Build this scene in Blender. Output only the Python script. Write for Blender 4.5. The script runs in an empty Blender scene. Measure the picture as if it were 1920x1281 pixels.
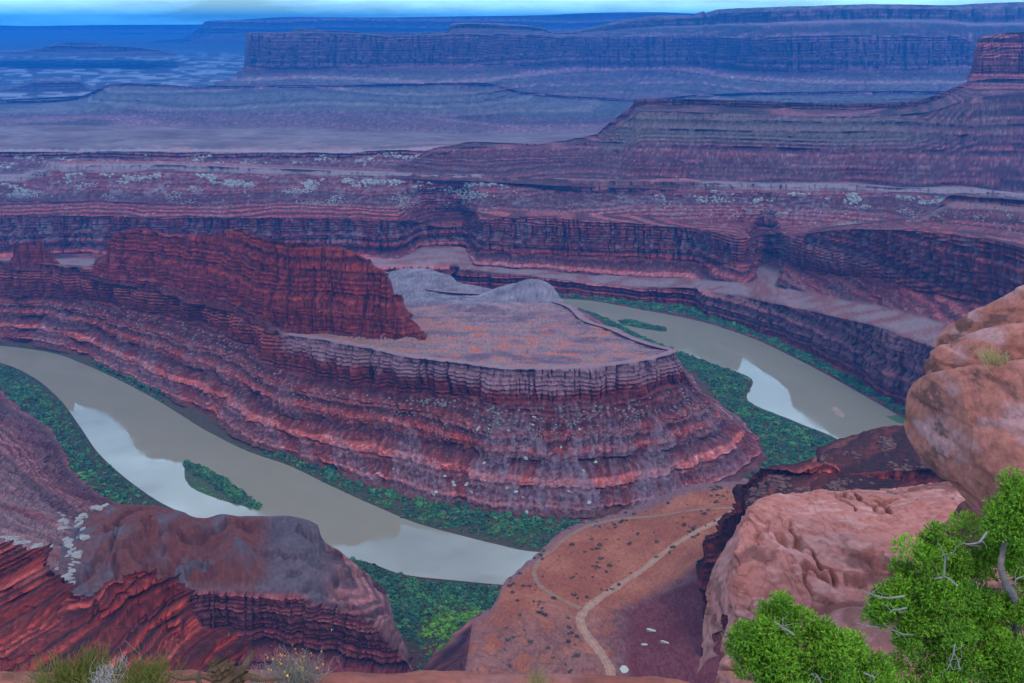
import bpy, math, random
import numpy as np
from mathutils import Vector, Matrix

rng = np.random.default_rng(7)
random.seed(7)
scene = bpy.context.scene
COL = scene.collection

# ------------------------------------------------------------------ camera
F, CX, CY, HORIZON = 1867.0, 960.0, 640.5, 45.0      # photograph: 1920 x 1281, 35 mm lens
PITCH = math.atan((CY - HORIZON) / F)
EYE = 600.0                                          # metres above the river
cam_d = bpy.data.cameras.new('camera')
cam_d.sensor_width = 36.0
cam_d.lens = 36.0 * F / 1920.0
cam_d.clip_start, cam_d.clip_end = 0.1, 60000.0
cam = bpy.data.objects.new('camera', cam_d)
cam.location = (0, 0, EYE)
cam.rotation_euler = (math.radians(90) - PITCH, 0, 0)
COL.objects.link(cam)
scene.camera = cam

# ------------------------------------------------------------------ sky, sun, exposure
SUN_EL, SUN_ROT = math.radians(54), math.radians(160)
world = bpy.data.worlds.new('World')
scene.world = world
world.use_nodes = True
nt = world.node_tree
nt.nodes.clear()
def N(tree, t, **kw):
    n = tree.nodes.new(t)
    for k, v in kw.items():
        setattr(n, k, v)
    return n
wo = N(nt, 'ShaderNodeOutputWorld')
bg = N(nt, 'ShaderNodeBackground')
sky = N(nt, 'ShaderNodeTexSky', sky_type='NISHITA', sun_disc=False, sun_elevation=SUN_EL, sun_rotation=SUN_ROT)
tc = N(nt, 'ShaderNodeTexCoord')
mp = N(nt, 'ShaderNodeMapping')
mp.inputs['Scale'].default_value = (3.0, 3.0, 22.0)
cn = N(nt, 'ShaderNodeTexNoise')
cn.inputs['Scale'].default_value = 1.5
cn.inputs['Detail'].default_value = 7
cn.inputs['Roughness'].default_value = 0.58
cr = N(nt, 'ShaderNodeValToRGB')
cr.color_ramp.elements[0].position = 0.36
cr.color_ramp.elements[1].position = 0.64
cr.color_ramp.elements[0].color = (0, 0, 0, 1)
cr.color_ramp.elements[1].color = (1, 1, 1, 1)
cm = N(nt, 'ShaderNodeMix', data_type='RGBA')
cm.inputs['B'].default_value = (9.0, 10.5, 12.6, 1)    # lit cloud
nt.links.new(tc.outputs['Generated'], mp.inputs['Vector'])
nt.links.new(mp.outputs['Vector'], cn.inputs['Vector'])
nt.links.new(cn.outputs['Fac'], cr.inputs['Fac'])
nt.links.new(cr.outputs['Color'], cm.inputs['Factor'])
nt.links.new(sky.outputs['Color'], cm.inputs['A'])
nt.links.new(cm.outputs['Result'], bg.inputs['Color'])
bg.inputs['Strength'].default_value = 0.13
nt.links.new(bg.outputs['Background'], wo.inputs['Surface'])
sun_d = bpy.data.lights.new('sun', 'SUN')
sun_d.energy, sun_d.angle, sun_d.color = 1.5, math.radians(11), (1.0, 0.9, 0.8)
sun = bpy.data.objects.new('sun', sun_d)
COL.objects.link(sun)
sd = Vector((math.sin(SUN_ROT) * math.cos(SUN_EL), math.cos(SUN_ROT) * math.cos(SUN_EL), math.sin(SUN_EL)))
sun.rotation_euler = sd.to_track_quat('Z', 'Y').to_euler()
sun.location = (0, 0, 900)
vs = scene.view_settings
vs.view_transform, vs.look, vs.gamma, vs.exposure = 'Standard', 'None', 1.0, 0.5
scene.cycles.volume_bounces = 1
scene.cycles.max_bounces = 6
scene.cycles.diffuse_bounces = 3

# ------------------------------------------------------------------ helpers
def tag(o, label=None, cat=None, group=None, kind=None):
    if label: o['label'] = label
    if cat: o['category'] = cat
    if group: o['group'] = group
    if kind: o['kind'] = kind
    return o

SP, CP = math.sin(PITCH), math.cos(PITCH)
def ray(px, py):
    x = (np.asarray(px, float) - CX) / F
    y = -(np.asarray(py, float) - CY) / F
    return x, CP + y * SP, -SP + y * CP
def at_z(px, py, z):                                  # pixel on the level z
    x, y, w = ray(px, py)
    t = (np.asarray(z, float) - EYE) / w
    return np.stack([x * t, y * t, EYE + w * t], -1)
def at_y(px, py, Y):                                  # pixel at ground distance Y
    x, y, w = ray(px, py)
    t = np.asarray(Y, float) / y
    return np.stack([x * t, y * t, EYE + w * t], -1)
def project(p):
    p = np.asarray(p, float)
    d = p[..., 1] * CP - (p[..., 2] - EYE) * SP
    u = p[..., 1] * SP + (p[..., 2] - EYE) * CP
    return CX + F * p[..., 0] / d, CY - F * u / d

_perm = rng.permutation(4096).astype(np.int32)
_perm = np.concatenate([_perm, _perm, _perm])
_grad = rng.normal(size=(4096, 3)).astype(np.float32)
_grad /= np.linalg.norm(_grad, axis=1, keepdims=True)
def perlin(p, off=0.0):
    """3D gradient noise, about -0.7..0.7"""
    p = np.asarray(p, np.float32) + np.float32(off)
    i = np.floor(p).astype(np.int32)
    f = p - i
    w = f * f * f * (f * (f * 6 - 15) + 10)
    i &= 4095
    out = np.zeros(p.shape[:-1], np.float32)
    for dx in (0, 1):
        a = _perm[(i[..., 0] + dx) & 4095]
        wx = w[..., 0] if dx else 1 - w[..., 0]
        for dy in (0, 1):
            b = _perm[a + ((i[..., 1] + dy) & 4095)] if False else _perm[(a + i[..., 1] + dy) & 4095]
            wxy = wx * (w[..., 1] if dy else 1 - w[..., 1])
            for dz in (0, 1):
                g = _grad[_perm[(b + i[..., 2] + dz) & 4095]]
                d = g[..., 0] * (f[..., 0] - dx) + g[..., 1] * (f[..., 1] - dy) + g[..., 2] * (f[..., 2] - dz)
                out += d * wxy * (w[..., 2] if dz else 1 - w[..., 2])
    return out * 1.4
def fbm(p, octv=4, off=0.0, gain=0.5):
    p = np.asarray(p, np.float32)
    s, a, t = 0, 1.0, 0
    for k in range(octv):
        s = s + a * perlin(p * (2.03 ** k), off + 17.3 * k)
        t += a
        a *= gain
    return s / t
def smooth(a, b, x):
    t = np.clip((x - a) / (b - a), 0, 1)
    return t * t * (3 - 2 * t)
def mixc(a, b, t):
    t = np.asarray(t)[..., None]
    return a * (1 - t) + np.asarray(b) * t

def layer_table(seed, lo, hi, top=1200.0, bottom=-120.0, soft=0.18):
    """rock layers of uneven thickness: z -> 0..1"""
    r = np.random.default_rng(seed)
    z, zs, vs_ = bottom, [], []
    v = 0.5
    while z < top:
        h = r.uniform(lo, hi)
        v = np.clip(1 - v + r.normal(0, 0.25), 0, 1) if r.random() < 0.75 else r.random()
        zs += [z + soft * h, z + (1 - soft) * h]
        vs_ += [v, v]
        z += h
    zs, vs_ = np.array(zs), np.array(vs_)
    return lambda q: np.interp(q, zs, vs_)
STRATA = {}
def strata(z, unit):
    """three scales of bedding"""
    key = round(unit, 2)
    if key not in STRATA:
        STRATA[key] = [layer_table(11, 14 * unit, 34 * unit), layer_table(12, 5 * unit, 12 * unit), layer_table(13, 1.8 * unit, 4.2 * unit)]
    a, b, c = STRATA[key]
    return a(z), b(z), c(z)

def pchip(x, y, q):
    x, y = np.asarray(x, float), np.asarray(y, float)
    if len(x) == 2:
        return np.interp(q, x, y)
    h = np.diff(x); d = np.diff(y) / h
    m = np.zeros_like(y)
    for i in range(1, len(x) - 1):
        if d[i - 1] * d[i] > 0:
            w1, w2 = 2 * h[i] + h[i - 1], h[i] + 2 * h[i - 1]
            m[i] = (w1 + w2) / (w1 / d[i - 1] + w2 / d[i])
    m[0], m[-1] = d[0], d[-1]
    q = np.clip(q, x[0], x[-1])
    i = np.clip(np.searchsorted(x, q) - 1, 0, len(x) - 2)
    t = (q - x[i]) / h[i]
    return (y[i] * (1 + 2 * t) * (1 - t) ** 2 + m[i] * h[i] * t * (1 - t) ** 2 + y[i + 1] * t * t * (3 - 2 * t) + m[i + 1] * h[i] * t * t * (t - 1))

def pxcurve(pts, PX):
    """pts: (px, py, 'z'|'y', value); dense world curve over the pixel columns PX"""
    px = [p[0] for p in pts]
    py = pchip(px, [p[1] for p in pts], PX)
    Y = pchip(px, [float(at_z(p[0], p[1], p[3])[1]) if p[2] == 'z' else p[3] for p in pts], PX)
    return at_y(PX, py, Y)
def line(pts, q):
    return pchip([p[0] for p in pts], [p[1] for p in pts], q)
def rail(P, n, sm=True):
    """dense curve through 3-D stations, parameter = station index"""
    P = np.asarray(P, float)
    q = np.asarray(n, float)
    t = np.arange(len(P))
    return np.stack([pchip(t, P[:, k], q) for k in range(3)], -1)

def mesh_obj(name, V, faces, mat, col=None, smooth_=False, parent=None):
    """V (n,3), faces (m,3|4) int array, col (n,3) vertex colour"""
    me = bpy.data.meshes.new(name)
    V = np.ascontiguousarray(V, np.float32)
    faces = np.ascontiguousarray(faces, np.int32)
    m, k = faces.shape
    me.vertices.add(len(V)); me.vertices.foreach_set('co', V.ravel())
    me.loops.add(m * k); me.loops.foreach_set('vertex_index', faces.ravel())
    me.polygons.add(m)
    me.polygons.foreach_set('loop_start', np.arange(0, m * k, k, dtype=np.int32))
    me.polygons.foreach_set('loop_total', np.full(m, k, np.int32))
    me.polygons.foreach_set('use_smooth', np.full(m, smooth_, bool))
    if col is not None:
        a = me.color_attributes.new('tint', 'FLOAT_COLOR', 'POINT')
        c = np.ones((len(V), 4), np.float32); c[:, :3] = np.clip(col, 0, 1)
        a.data.foreach_set('color', c.ravel())
    me.update(calc_edges=True)
    me.materials.append(mat)
    o = bpy.data.objects.new(name, me)
    COL.objects.link(o)
    if parent is not None:
        o.parent = parent
    return o
def grid_faces(r, c):
    i = np.arange(r * c).reshape(r, c)
    return np.stack([i[:-1, :-1], i[:-1, 1:], i[1:, 1:], i[1:, :-1]], -1).reshape(-1, 4)

# ------------------------------------------------------------------ materials
def tinted(name, rough=0.95, scale=0.3, amount=0.25, bump=0.0, bscale=1.0, spec=0.2):
    """colour of the rock or soil from its own tint, broken up by fine grain"""
    m = bpy.data.materials.new(name); m.use_nodes = True
    t = m.node_tree
    b = t.nodes['Principled BSDF']
    at = N(t, 'ShaderNodeAttribute', attribute_name='tint')
    geo = N(t, 'ShaderNodeNewGeometry')
    no = N(t, 'ShaderNodeTexNoise'); no.inputs['Scale'].default_value = scale; no.inputs['Detail'].default_value = 5
    no.inputs['Roughness'].default_value = 0.7
    mr = N(t, 'ShaderNodeMapRange')
    mr.inputs['From Min'].default_value, mr.inputs['From Max'].default_value = 0.25, 0.75
    mr.inputs['To Min'].default_value, mr.inputs['To Max'].default_value = 1 - amount, 1 + amount
    mu = N(t, 'ShaderNodeVectorMath', operation='SCALE')
    t.links.new(geo.outputs['Position'], no.inputs['Vector'])
    t.links.new(no.outputs['Fac'], mr.inputs['Value'])
    t.links.new(at.outputs['Color'], mu.inputs[0]); t.links.new(mr.outputs['Result'], mu.inputs['Scale'])
    t.links.new(mu.outputs['Vector'], b.inputs['Base Color'])
    b.inputs['Roughness'].default_value = rough
    b.inputs['Specular IOR Level'].default_value = spec
    if bump:
        nb = N(t, 'ShaderNodeTexNoise'); nb.inputs['Scale'].default_value = bscale; nb.inputs['Detail'].default_value = 6
        nb.inputs['Roughness'].default_value = 0.65
        bp = N(t, 'ShaderNodeBump'); bp.inputs['Strength'].default_value = 1.0; bp.inputs['Distance'].default_value = bump
        t.links.new(geo.outputs['Position'], nb.inputs['Vector'])
        t.links.new(nb.outputs['Fac'], bp.inputs['Height']); t.links.new(bp.outputs['Normal'], b.inputs['Normal'])
    return m
M_ROCK = tinted('canyon_rock', scale=0.12, amount=0.28, bump=1.2, bscale=0.25)
M_FAR = tinted('far_rock', scale=0.03, amount=0.22)
M_SOIL = tinted('bench_soil', scale=0.2, amount=0.22, bump=0.5, bscale=0.5)

# ------------------------------------------------------------------ terrain sheets
def sheet(name, curves, specs, mat=None, unit=1.0, paint=None, seed=0.0, amp=1.0, hidden=False, flip=1.0, label=None, after=None, kind='structure', tilt=(0.0, 0.0), gmul=1.0, bed=1.0, big=1.0, crag=1.0, fans=(), covmul=0.5, lod=(0.70, 0.57)):
    """loft through dense curves. specs: one (rows, cliff0, cliff1, talus, flat) per interval.
    Rock layers, joints, buttresses and gullies are real displacement in metres."""
    n0 = len(curves[0]); qi = np.linspace(0, n0 - 1, int(n0 * lod[0]))
    curves = [np.stack([np.interp(qi, np.arange(n0), c[:, k]) for k in range(3)], -1) for c in curves]
    specs = [(max(3, int(round(a[0] * lod[1]))),) + tuple(a[1:]) for a in specs]
    rows, wc, wt, wf, sec = [], [], [], [], []
    for k, sp in enumerate(specs):
        n, c, t, f = sp
        last = k == len(specs) - 1
        q = np.linspace(0, 1, n, endpoint=last) if not last else np.linspace(0, 1, n)
        for a in q:
            rows.append(curves[k] * (1 - a) + curves[k + 1] * a)
            wc.append(c); wt.append(t); wf.append(f); sec.append(k + a)
    G = np.stack(rows)                                   # (r, c, 3)
    def soft(w):
        w = np.array(w, float)
        return np.convolve(np.pad(w, 2, mode='edge'), [0.1, 0.2, 0.4, 0.2, 0.1], 'valid')[:, None]
    wc, wt, wf = soft(wc), soft(wt), soft(wf)
    sec = np.array(sec)[:, None] * np.ones((1, G.shape[1]))
    T = np.gradient(G, axis=1)
    nh = np.stack([T[..., 1], -T[..., 0]], -1)
    # broad outward direction
    k = 9
    ker = np.ones(k) / k
    for a in range(2):
        nh[..., a] = np.apply_along_axis(lambda v: np.convolve(np.pad(v, k // 2, mode='edge'), ker, 'valid'), 1, nh[..., a])
    nh /= np.linalg.norm(nh, axis=-1, keepdims=True) + 1e-9
    nh *= flip
    G0 = G.copy()
    x, y, z = G0[..., 0], G0[..., 1], G0[..., 2]
    u = unit
    zq = z + tilt[0] * x + tilt[1] * y + 7 * u * perlin(np.stack([x / (260 * u), y / (260 * u), 0 * x + seed], -1)) + 1.6 * u * perlin(np.stack([x / (45 * u), y / (45 * u), 0 * x + seed], -1))
    A, B, C = strata(zq, u)
    if bed != 1.0:
        A, B, C = 0.5 + (A - 0.5) * bed, 0.5 + (B - 0.5) * bed, 0.5 + (C - 0.5) * bed
    P = lambda L, zs, o: perlin(np.stack([x / (L * u), y / (L * u), z / (zs * u)], -1), seed + o)
    mid_ = G0[G0.shape[0] // 2]
    sl = np.concatenate([[0], np.cumsum(np.linalg.norm(np.diff(mid_[:, :2], axis=0), axis=1))])[None] + 0 * x
    vl = np.concatenate([[0], np.cumsum(np.linalg.norm(np.diff(G0, axis=0), axis=2).mean(1))])[:, None] + 0 * x
    S = lambda L, V, o: perlin(np.stack([sl / (L * u) + 0.8 * P(32, 32, o + 3), vl / (V * u), 0 * x + seed], -1), seed + o)
    but = P(70, 420, 1.1)
    but2 = P(26, 160, 2.2)
    PL = lambda L, zz, o: perlin(np.stack([x / (L * u), y / (L * u), zz], -1), seed + o)
    j1 = 1 - np.abs(perlin(np.stack([sl / (13 * u) + 0.25 * A + 0.1 * B, vl / (600 * u), 0 * x + seed], -1), seed + 3.3)) * 2.4
    j2 = 1 - np.abs(perlin(np.stack([sl / (5.2 * u) + 0.8 * B, vl / (160 * u), 0 * x + seed], -1), seed + 4.4)) * 2.4
    flu = perlin(np.stack([sl / (8 * u) + 0.3 * A, vl / (240 * u), 0 * x + seed], -1), seed + 4.9)
    rough3 = fbm(np.stack([x, y, z], -1) / (7 * u), 3, seed + 5.5, 0.7)
    jm = smooth(-0.15, 0.35, perlin(np.stack([sl / (55 * u), vl / (60 * u), 0 * x + seed], -1), seed + 2.9))
    j1 = 1 - (1 - j1) * (1 + 1.2 * (1 - jm)); j2 = 1 - (1 - j2) * (1 + 1.5 * jm)
    crg = PL(20, z / (34 * u), 12.1) * 5 + np.floor(PL(13, z / (40 * u), 12.7) * 4) / 4 * 4
    dh = wc * ((crag - 1) * u * crg + 10 * u * but + 6 * u * crag * but2 + 2.4 * u * flu - 7.5 * u * smooth(0.78, 1.0, j1) - 3.5 * u * smooth(0.78, 1.0, j2))
    dh = dh + wc * u * bed * (7 * (A - 0.5) + 6 * (B - 0.5) + 3.2 * (C - 0.5))
    dh = dh + (wc + 0.8 * wt) * big * (15 * u * P(150, 1200, 0.4) + 8 * u * but * (wt > 0.2)) 
    gul = S(30, 170, 6.6); gul2 = S(10, 70, 7.7); gul3 = S(4.2, 26, 7.1)
    gul3f = gul3
    fanv = S(38, 130, 8.8) + 0.45 * gul2 + 0.3 * gul3 + 0.45 * rough3
    tfrac = np.clip((sec - 0.0) % 1.0, 0, 1)
    cover = covmul * smooth(0.0, 0.25, fanv)          # where loose debris covers the ledges
    fan = np.zeros_like(x)                            # debris cones
    fr = np.random.default_rng(int(seed * 7) + 1)
    for (sec0, sec1, count) in fans:
        for _ in range(count):
            s0 = fr.uniform(0, sl.max()); a0 = fr.uniform(sec0 + 0.45 * (sec1 - sec0), sec1)
            rr_ = np.clip((a0 - sec) / max(sec1 - sec0, 0.1), 0, 2)
            w_ = u * (2 + fr.uniform(30, 70) * rr_) + 3 * u * gul3f
            f_ = np.clip(1.25 - np.abs(sl - s0 - 14 * u * fr.normal() * rr_) / np.maximum(w_, 0.5), 0, 1) * (rr_ > 0) * smooth(sec0 - 0.05, sec0 + 0.02, sec)
            fan = np.maximum(fan, np.minimum(f_ * 1.6, 1))
    cover = np.maximum(cover, smooth(0.1, 0.6, fan))
    lm = np.clip(0.75 + 1.6 * S(44, 30, 13.3), 0.1, 1.6)
    dh = dh + wt * u * ((1 - 0.85 * cover) * lm * (14 * (A - 0.5) + 10 * (B - 0.5) + 3.5 * (C - 0.5)) + 5.0 * fan + gmul * (8 * np.abs(gul) + 3.5 * np.abs(gul2) + 1.2 * gul3))
    dh = dh + (wc * 1.8 + wt * 4.0) * u * rough3
    dv = wf * u * (3.0 * fbm(np.stack([x, y, 0 * x], -1) / (70 * u), 4, seed + 9.1)) + (wt * 1.2 + wf * 0.5) * u * rough3
    G[..., 0] += amp * dh * nh[..., 0]
    G[..., 1] += amp * dh * nh[..., 1]
    G[..., 2] += amp * dv
    info = dict(fan=fan, x=x, y=y, z=z, zq=zq, A=A, B=B, C=C, j1=j1, j2=j2, cover=cover, gul=gul, gul2=gul2, gul3=gul3, rough=rough3, wc=wc + 0 * x, wt=wt + 0 * x, wf=wf + 0 * x, sec=sec, u=u, seed=seed, but=but)
    if after is not None:
        after(G, info)
    col = grade((paint or paint_red)(G, info))
    o = mesh_obj(name, G.reshape(-1, 3), grid_faces(G.shape[0], G.shape[1]), mat or M_ROCK, col.reshape(-1, 3))
    o['kind'] = kind
    if label: o['label'] = label
    o_grids[o.name] = G; o_lod[o.name] = lod[1]
    return o
o_lod = {}
o_grids = {}
def grade(c, k=0.46, sat=1.5):
    l = c.mean(-1, keepdims=True)
    return np.clip((l + (c - l) * sat) * k * np.array([1.02, 0.82, 1.02]), 0.005, 0.9)

C_ = lambda *a: np.array(a, float)
RED, RED_D, RED_L = C_(0.25, 0.075, 0.055), C_(0.115, 0.042, 0.040), C_(0.36, 0.165, 0.13)
TAL_R, TAL_G = C_(0.185, 0.062, 0.052), C_(0.21, 0.175, 0.17)
PALE, WHITE = C_(0.36, 0.285, 0.25), C_(0.56, 0.50, 0.46)
OLIVE = C_(0.17, 0.17, 0.115)

def strata_color(i, base=RED, dark=RED_D, light=RED_L):
    c = mixc(base[None, None] * np.ones(i['x'].shape + (1,)), dark, np.clip(1.0 * (1 - i['B']) * (0.45 + 0.55 * i['A']), 0, 1))
    c = mixc(c, light, np.clip((i['A'] - 0.45) * 1.3, 0, 0.65) * smooth(0.3, 0.8, i['C']))
    return c * (0.5 + 0.95 * i['C'])[..., None]
def paint_red(G, i, grey=0.6, base=RED, dark=RED_D, light=RED_L, flat=PALE, talus=TAL_R, gravel=TAL_G):
    u, s = i['u'], i['seed']
    c = strata_color(i, base, dark, light)
    # desert varnish running down the faces, deepened to imitate crevice shade
    v = perlin(np.stack([i['x'] / (7 * u), i['y'] / (7 * u), i['z'] / (150 * u)], -1), s + 21)
    c = c * (1 - 0.42 * smooth(0.05, 0.45, v) * i['wc'])[..., None]
    c = mixc(c, light, 0.22 * smooth(0.15, 0.5, perlin(np.stack([i['x'] / (10 * u), i['y'] / (10 * u), i['z'] / (140 * u)], -1), s + 33)) * i['wc'])
    fine = fbm(np.stack([i['x'], i['y'], i['z']], -1) / (4.0 * u), 2, s + 61)
    tcol = mixc(mixc(c, talus, 0.25), gravel, grey * np.clip(0.7 * i['cover'] + 0.25 * smooth(0.0, 0.3, i['gul3']) , 0, 1) * smooth(-0.5, 0.2, fine + 0.3 * i['gul2']))
    spk = np.random.default_rng(int(s * 10)).random(fine.shape)
    tcol = tcol * (1 + 0.55 * fine + 0.5 * (spk - 0.5))[..., None]
    tcol = mixc(tcol, gravel * 1.7, 0.7 * (spk > 0.965) * smooth(0.1, 0.5, grey + 0.2 * i['cover']))
    c = mixc(c, tcol, np.clip(i['wt'], 0, 1))
    n = fbm(np.stack([i['x'] / (60 * u), i['y'] / (60 * u), 0 * i['x']], -1), 4, s + 41)
    fc = 1.5 * flat * (1 + 0.5 * n[..., None])
    fc = mixc(fc, talus * 1.5, smooth(0.05, 0.35, perlin(np.stack([i['x'] / (90 * u), i['y'] / (50 * u), 0 * i['x']], -1), s + 51)) * 0.7)
    c = mixc(c, fc, np.clip(i['wf'], 0, 1))
    det = (1 - i['wf']) * (1.1 * i['rough'] + 0.5 * (i['C'] - 0.5) + 0.55 * (i['B'] - 0.5) + 0.35 * (i['A'] - 0.5) + 0.5 * i['gul3'] * i['wt'] - 0.5 * i['wc'] * smooth(0.75, 1.0, i['j1']) - 0.3 * i['wc'] * smooth(0.7, 1.0, i['j2']))  # bedding tone plus crevice shade painted into hollows, ledges and joints
    return c * np.exp(1.3 * det + 0.3 * i['rough'] * i['wf'])[..., None]

# ------------------------------------------------------------------ the river and the gooseneck
def pc(PX, pyline, z=None, Y=None, dY=None, ref=None):
    """world curve over columns PX: pixel line + level z, or + distance Y, or + dY behind a reference curve"""
    py = line(pyline, PX) if isinstance(pyline, list) else np.full(len(PX), float(pyline))
    if z is not None:
        zz = line(z, PX) if isinstance(z, list) else z
        return at_z(PX, py, zz)
    if Y is not None:
        yy = line(Y, PX) if isinstance(Y, list) else np.full(len(PX), float(Y))
    else:
        yy = ref[:, 1] + (line(dY, PX) if isinstance(dY, list) else dY)
    return at_y(PX, py, yy)
def shift(c, dx=0, dy=0, z=None, dz=0):
    c = c.copy()
    if dy > 0: c[:, 0] *= (c[:, 1] + dy) / c[:, 1]
    c[:, 0] += dx; c[:, 1] += dy
    c[:, 2] = c[:, 2] + dz if z is None else z
    return c

# water
m = bpy.data.materials.new('muddy_river_water'); m.use_nodes = True
t = m.node_tree; b = t.nodes['Principled BSDF']
b.inputs['Base Color'].default_value = (0.15, 0.13, 0.1, 1)
b.inputs['Roughness'].default_value = 0.05
b.inputs['IOR'].default_value = 2.15
geo = N(t, 'ShaderNodeNewGeometry')
nb = N(t, 'ShaderNodeTexNoise'); nb.inputs['Scale'].default_value = 0.06; nb.inputs['Detail'].default_value = 4
bp = N(t, 'ShaderNodeBump'); bp.inputs['Distance'].default_value = 0.05; bp.inputs['Strength'].default_value = 0.5
t.links.new(geo.outputs['Position'], nb.inputs['Vector']); t.links.new(nb.outputs['Fac'], bp.inputs['Height'])
t.links.new(bp.outputs['Normal'], b.inputs['Normal'])
nc = N(t, 'ShaderNodeTexNoise'); nc.inputs['Scale'].default_value = 0.012; nc.inputs['Detail'].default_value = 5
mx = N(t, 'ShaderNodeMix', data_type='RGBA')
mx.inputs['A'].default_value = (0.215, 0.178, 0.125, 1); mx.inputs['B'].default_value = (0.245, 0.202, 0.144, 1)
t.links.new(geo.outputs['Position'], nc.inputs['Vector']); t.links.new(nc.outputs['Fac'], mx.inputs['Factor'])
t.links.new(mx.outputs['Result'], b.inputs['Base Color'])
nr = N(t, 'ShaderNodeTexNoise'); nr.inputs['Scale'].default_value = 0.02; nr.inputs['Detail'].default_value = 6
rr_ = N(t, 'ShaderNodeMapRange'); rr_.inputs['From Min'].default_value, rr_.inputs['From Max'].default_value = 0.4, 0.7
rr_.inputs['To Min'].default_value, rr_.inputs['To Max'].default_value = 0.03, 0.13
t.links.new(geo.outputs['Position'], nr.inputs['Vector']); t.links.new(nr.outputs['Fac'], rr_.inputs['Value']); t.links.new(rr_.outputs['Result'], b.inputs['Roughness'])
M_WATER = m
xs, ys = np.linspace(-2600, 2600, 60), np.linspace(560, 2900, 40)
gx, gy = np.meshgrid(xs, ys)
tag(mesh_obj('river', np.stack([gx, gy, 0 * gx], -1).reshape(-1, 3), grid_faces(40, 60), M_WATER), 'muddy brown river bending round the rock peninsula', kind='structure')

# peninsula wall: stations run along the near side, round the nose and up the far side
ct = [(-160, 486), (0, 492), (100, 498), (180, 507), (300, 531), (400, 557), (480, 597), (532, 628), (600, 638), (690, 655), (780, 673), (860, 682), (960, 694), (1040, 693), (1120, 689), (1200, 679), (1262, 664)]
ctz = [142, 142, 146, 150, 147, 145, 138, 134, 137, 138, 138, 138, 138, 138, 138, 138, 138]
cb = [(-160, 560), (0, 566), (100, 564), (180, 566), (300, 588), (400, 618), (480, 660), (535, 692), (605, 716), (690, 728), (780, 741), (860, 745), (960, 752), (1040, 752), (1120, 746), (1200, 738), (1285, 722)]
cbz = [70, 70, 78, 88, 90, 90, 88, 84, 79, 80, 84, 90, 98, 98, 96, 94, 90]
ft = [(-160, 628), (0, 642), (100, 655), (185, 681), (290, 725), (400, 788), (480, 830), (560, 862), (640, 892), (730, 924), (800, 940), (870, 952), (950, 962), (1040, 968), (1140, 964), (1240, 952), (1350, 925)]
bk = [(-160, 634), (0, 648), (95, 661), (175, 690), (285, 745), (395, 812), (470, 848), (540, 872), (620, 910), (700, 947), (780, 980), (850, 1000), (930, 1020), (1000, 1034), (1110, 1040), (1240, 1020), (1440, 930)]
P_ct = [at_z(a, b_, z) for (a, b_), z in zip(ct, ctz)]
P_cb = [at_z(a, b_, z) for (a, b_), z in zip(cb, cbz)]
P_ft = [at_z(a, b_, 6) for a, b_ in ft]
P_bk = [at_z(a, b_, 0.2) for a, b_ in bk]
# far side of the nose
for (r_, bz, f_, k_) in [((1274, 655), 88, (1440, 850), (1580, 833)), ((1246, 649), 84, (1392, 795), (1495, 792)), ((1205, 637), 80, (1320, 735), (1402, 750)),
                         ((1150, 614), 76, (1270, 682), (1410, 712)), ((1103, 598), 72, (1215, 655), (1340, 684)), ((1080, 577), 70, (1150, 620), (1235, 645)),
                         ((1040, 563), 66, (1095, 585), (1120, 592)), ((950, 551), 62, (990, 566), (1010, 566)), ((850, 546), 60, (860, 556), (860, 555)), ((720, 522), 60, (700, 540), (690, 538))]:
    p = at_z(r_[0], r_[1], 138); f3 = at_z(f_[0], f_[1], 6); k3 = at_z(k_[0], k_[1], 0.2)
    P_ct.append(p); q = p * 0.8 + f3 * 0.2; q[2] = bz; P_cb.append(q); P_ft.append(f3); P_bk.append(k3)
ns = len(P_ct)
U = np.concatenate([np.linspace(0, 16, 1180, endpoint=False), np.linspace(16, ns - 1, 420)])
c_ct, c_cb, c_ft, c_bk = rail(P_ct, U), rail(P_cb, U), rail(P_ft, U), rail(P_bk, U)
T = np.gradient(c_ct, axis=0); inw = np.stack([-T[:, 1], T[:, 0], 0 * T[:, 0]], -1); inw /= np.linalg.norm(inw, axis=1, keepdims=True)
c_in = c_ct + inw * 14; c_in[:, 2] += 0.6
c_mid = c_cb * 0.52 + c_ft * 0.48; c_mid[:, 2] -= 6
c_uw = c_bk.copy(); c_uw[:, 2] = -6
dirv = c_bk - c_ft; dirv[:, 2] = 0; dirv /= np.linalg.norm(dirv, axis=1, keepdims=True) + 1e-6; c_uw += dirv * 8
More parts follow.
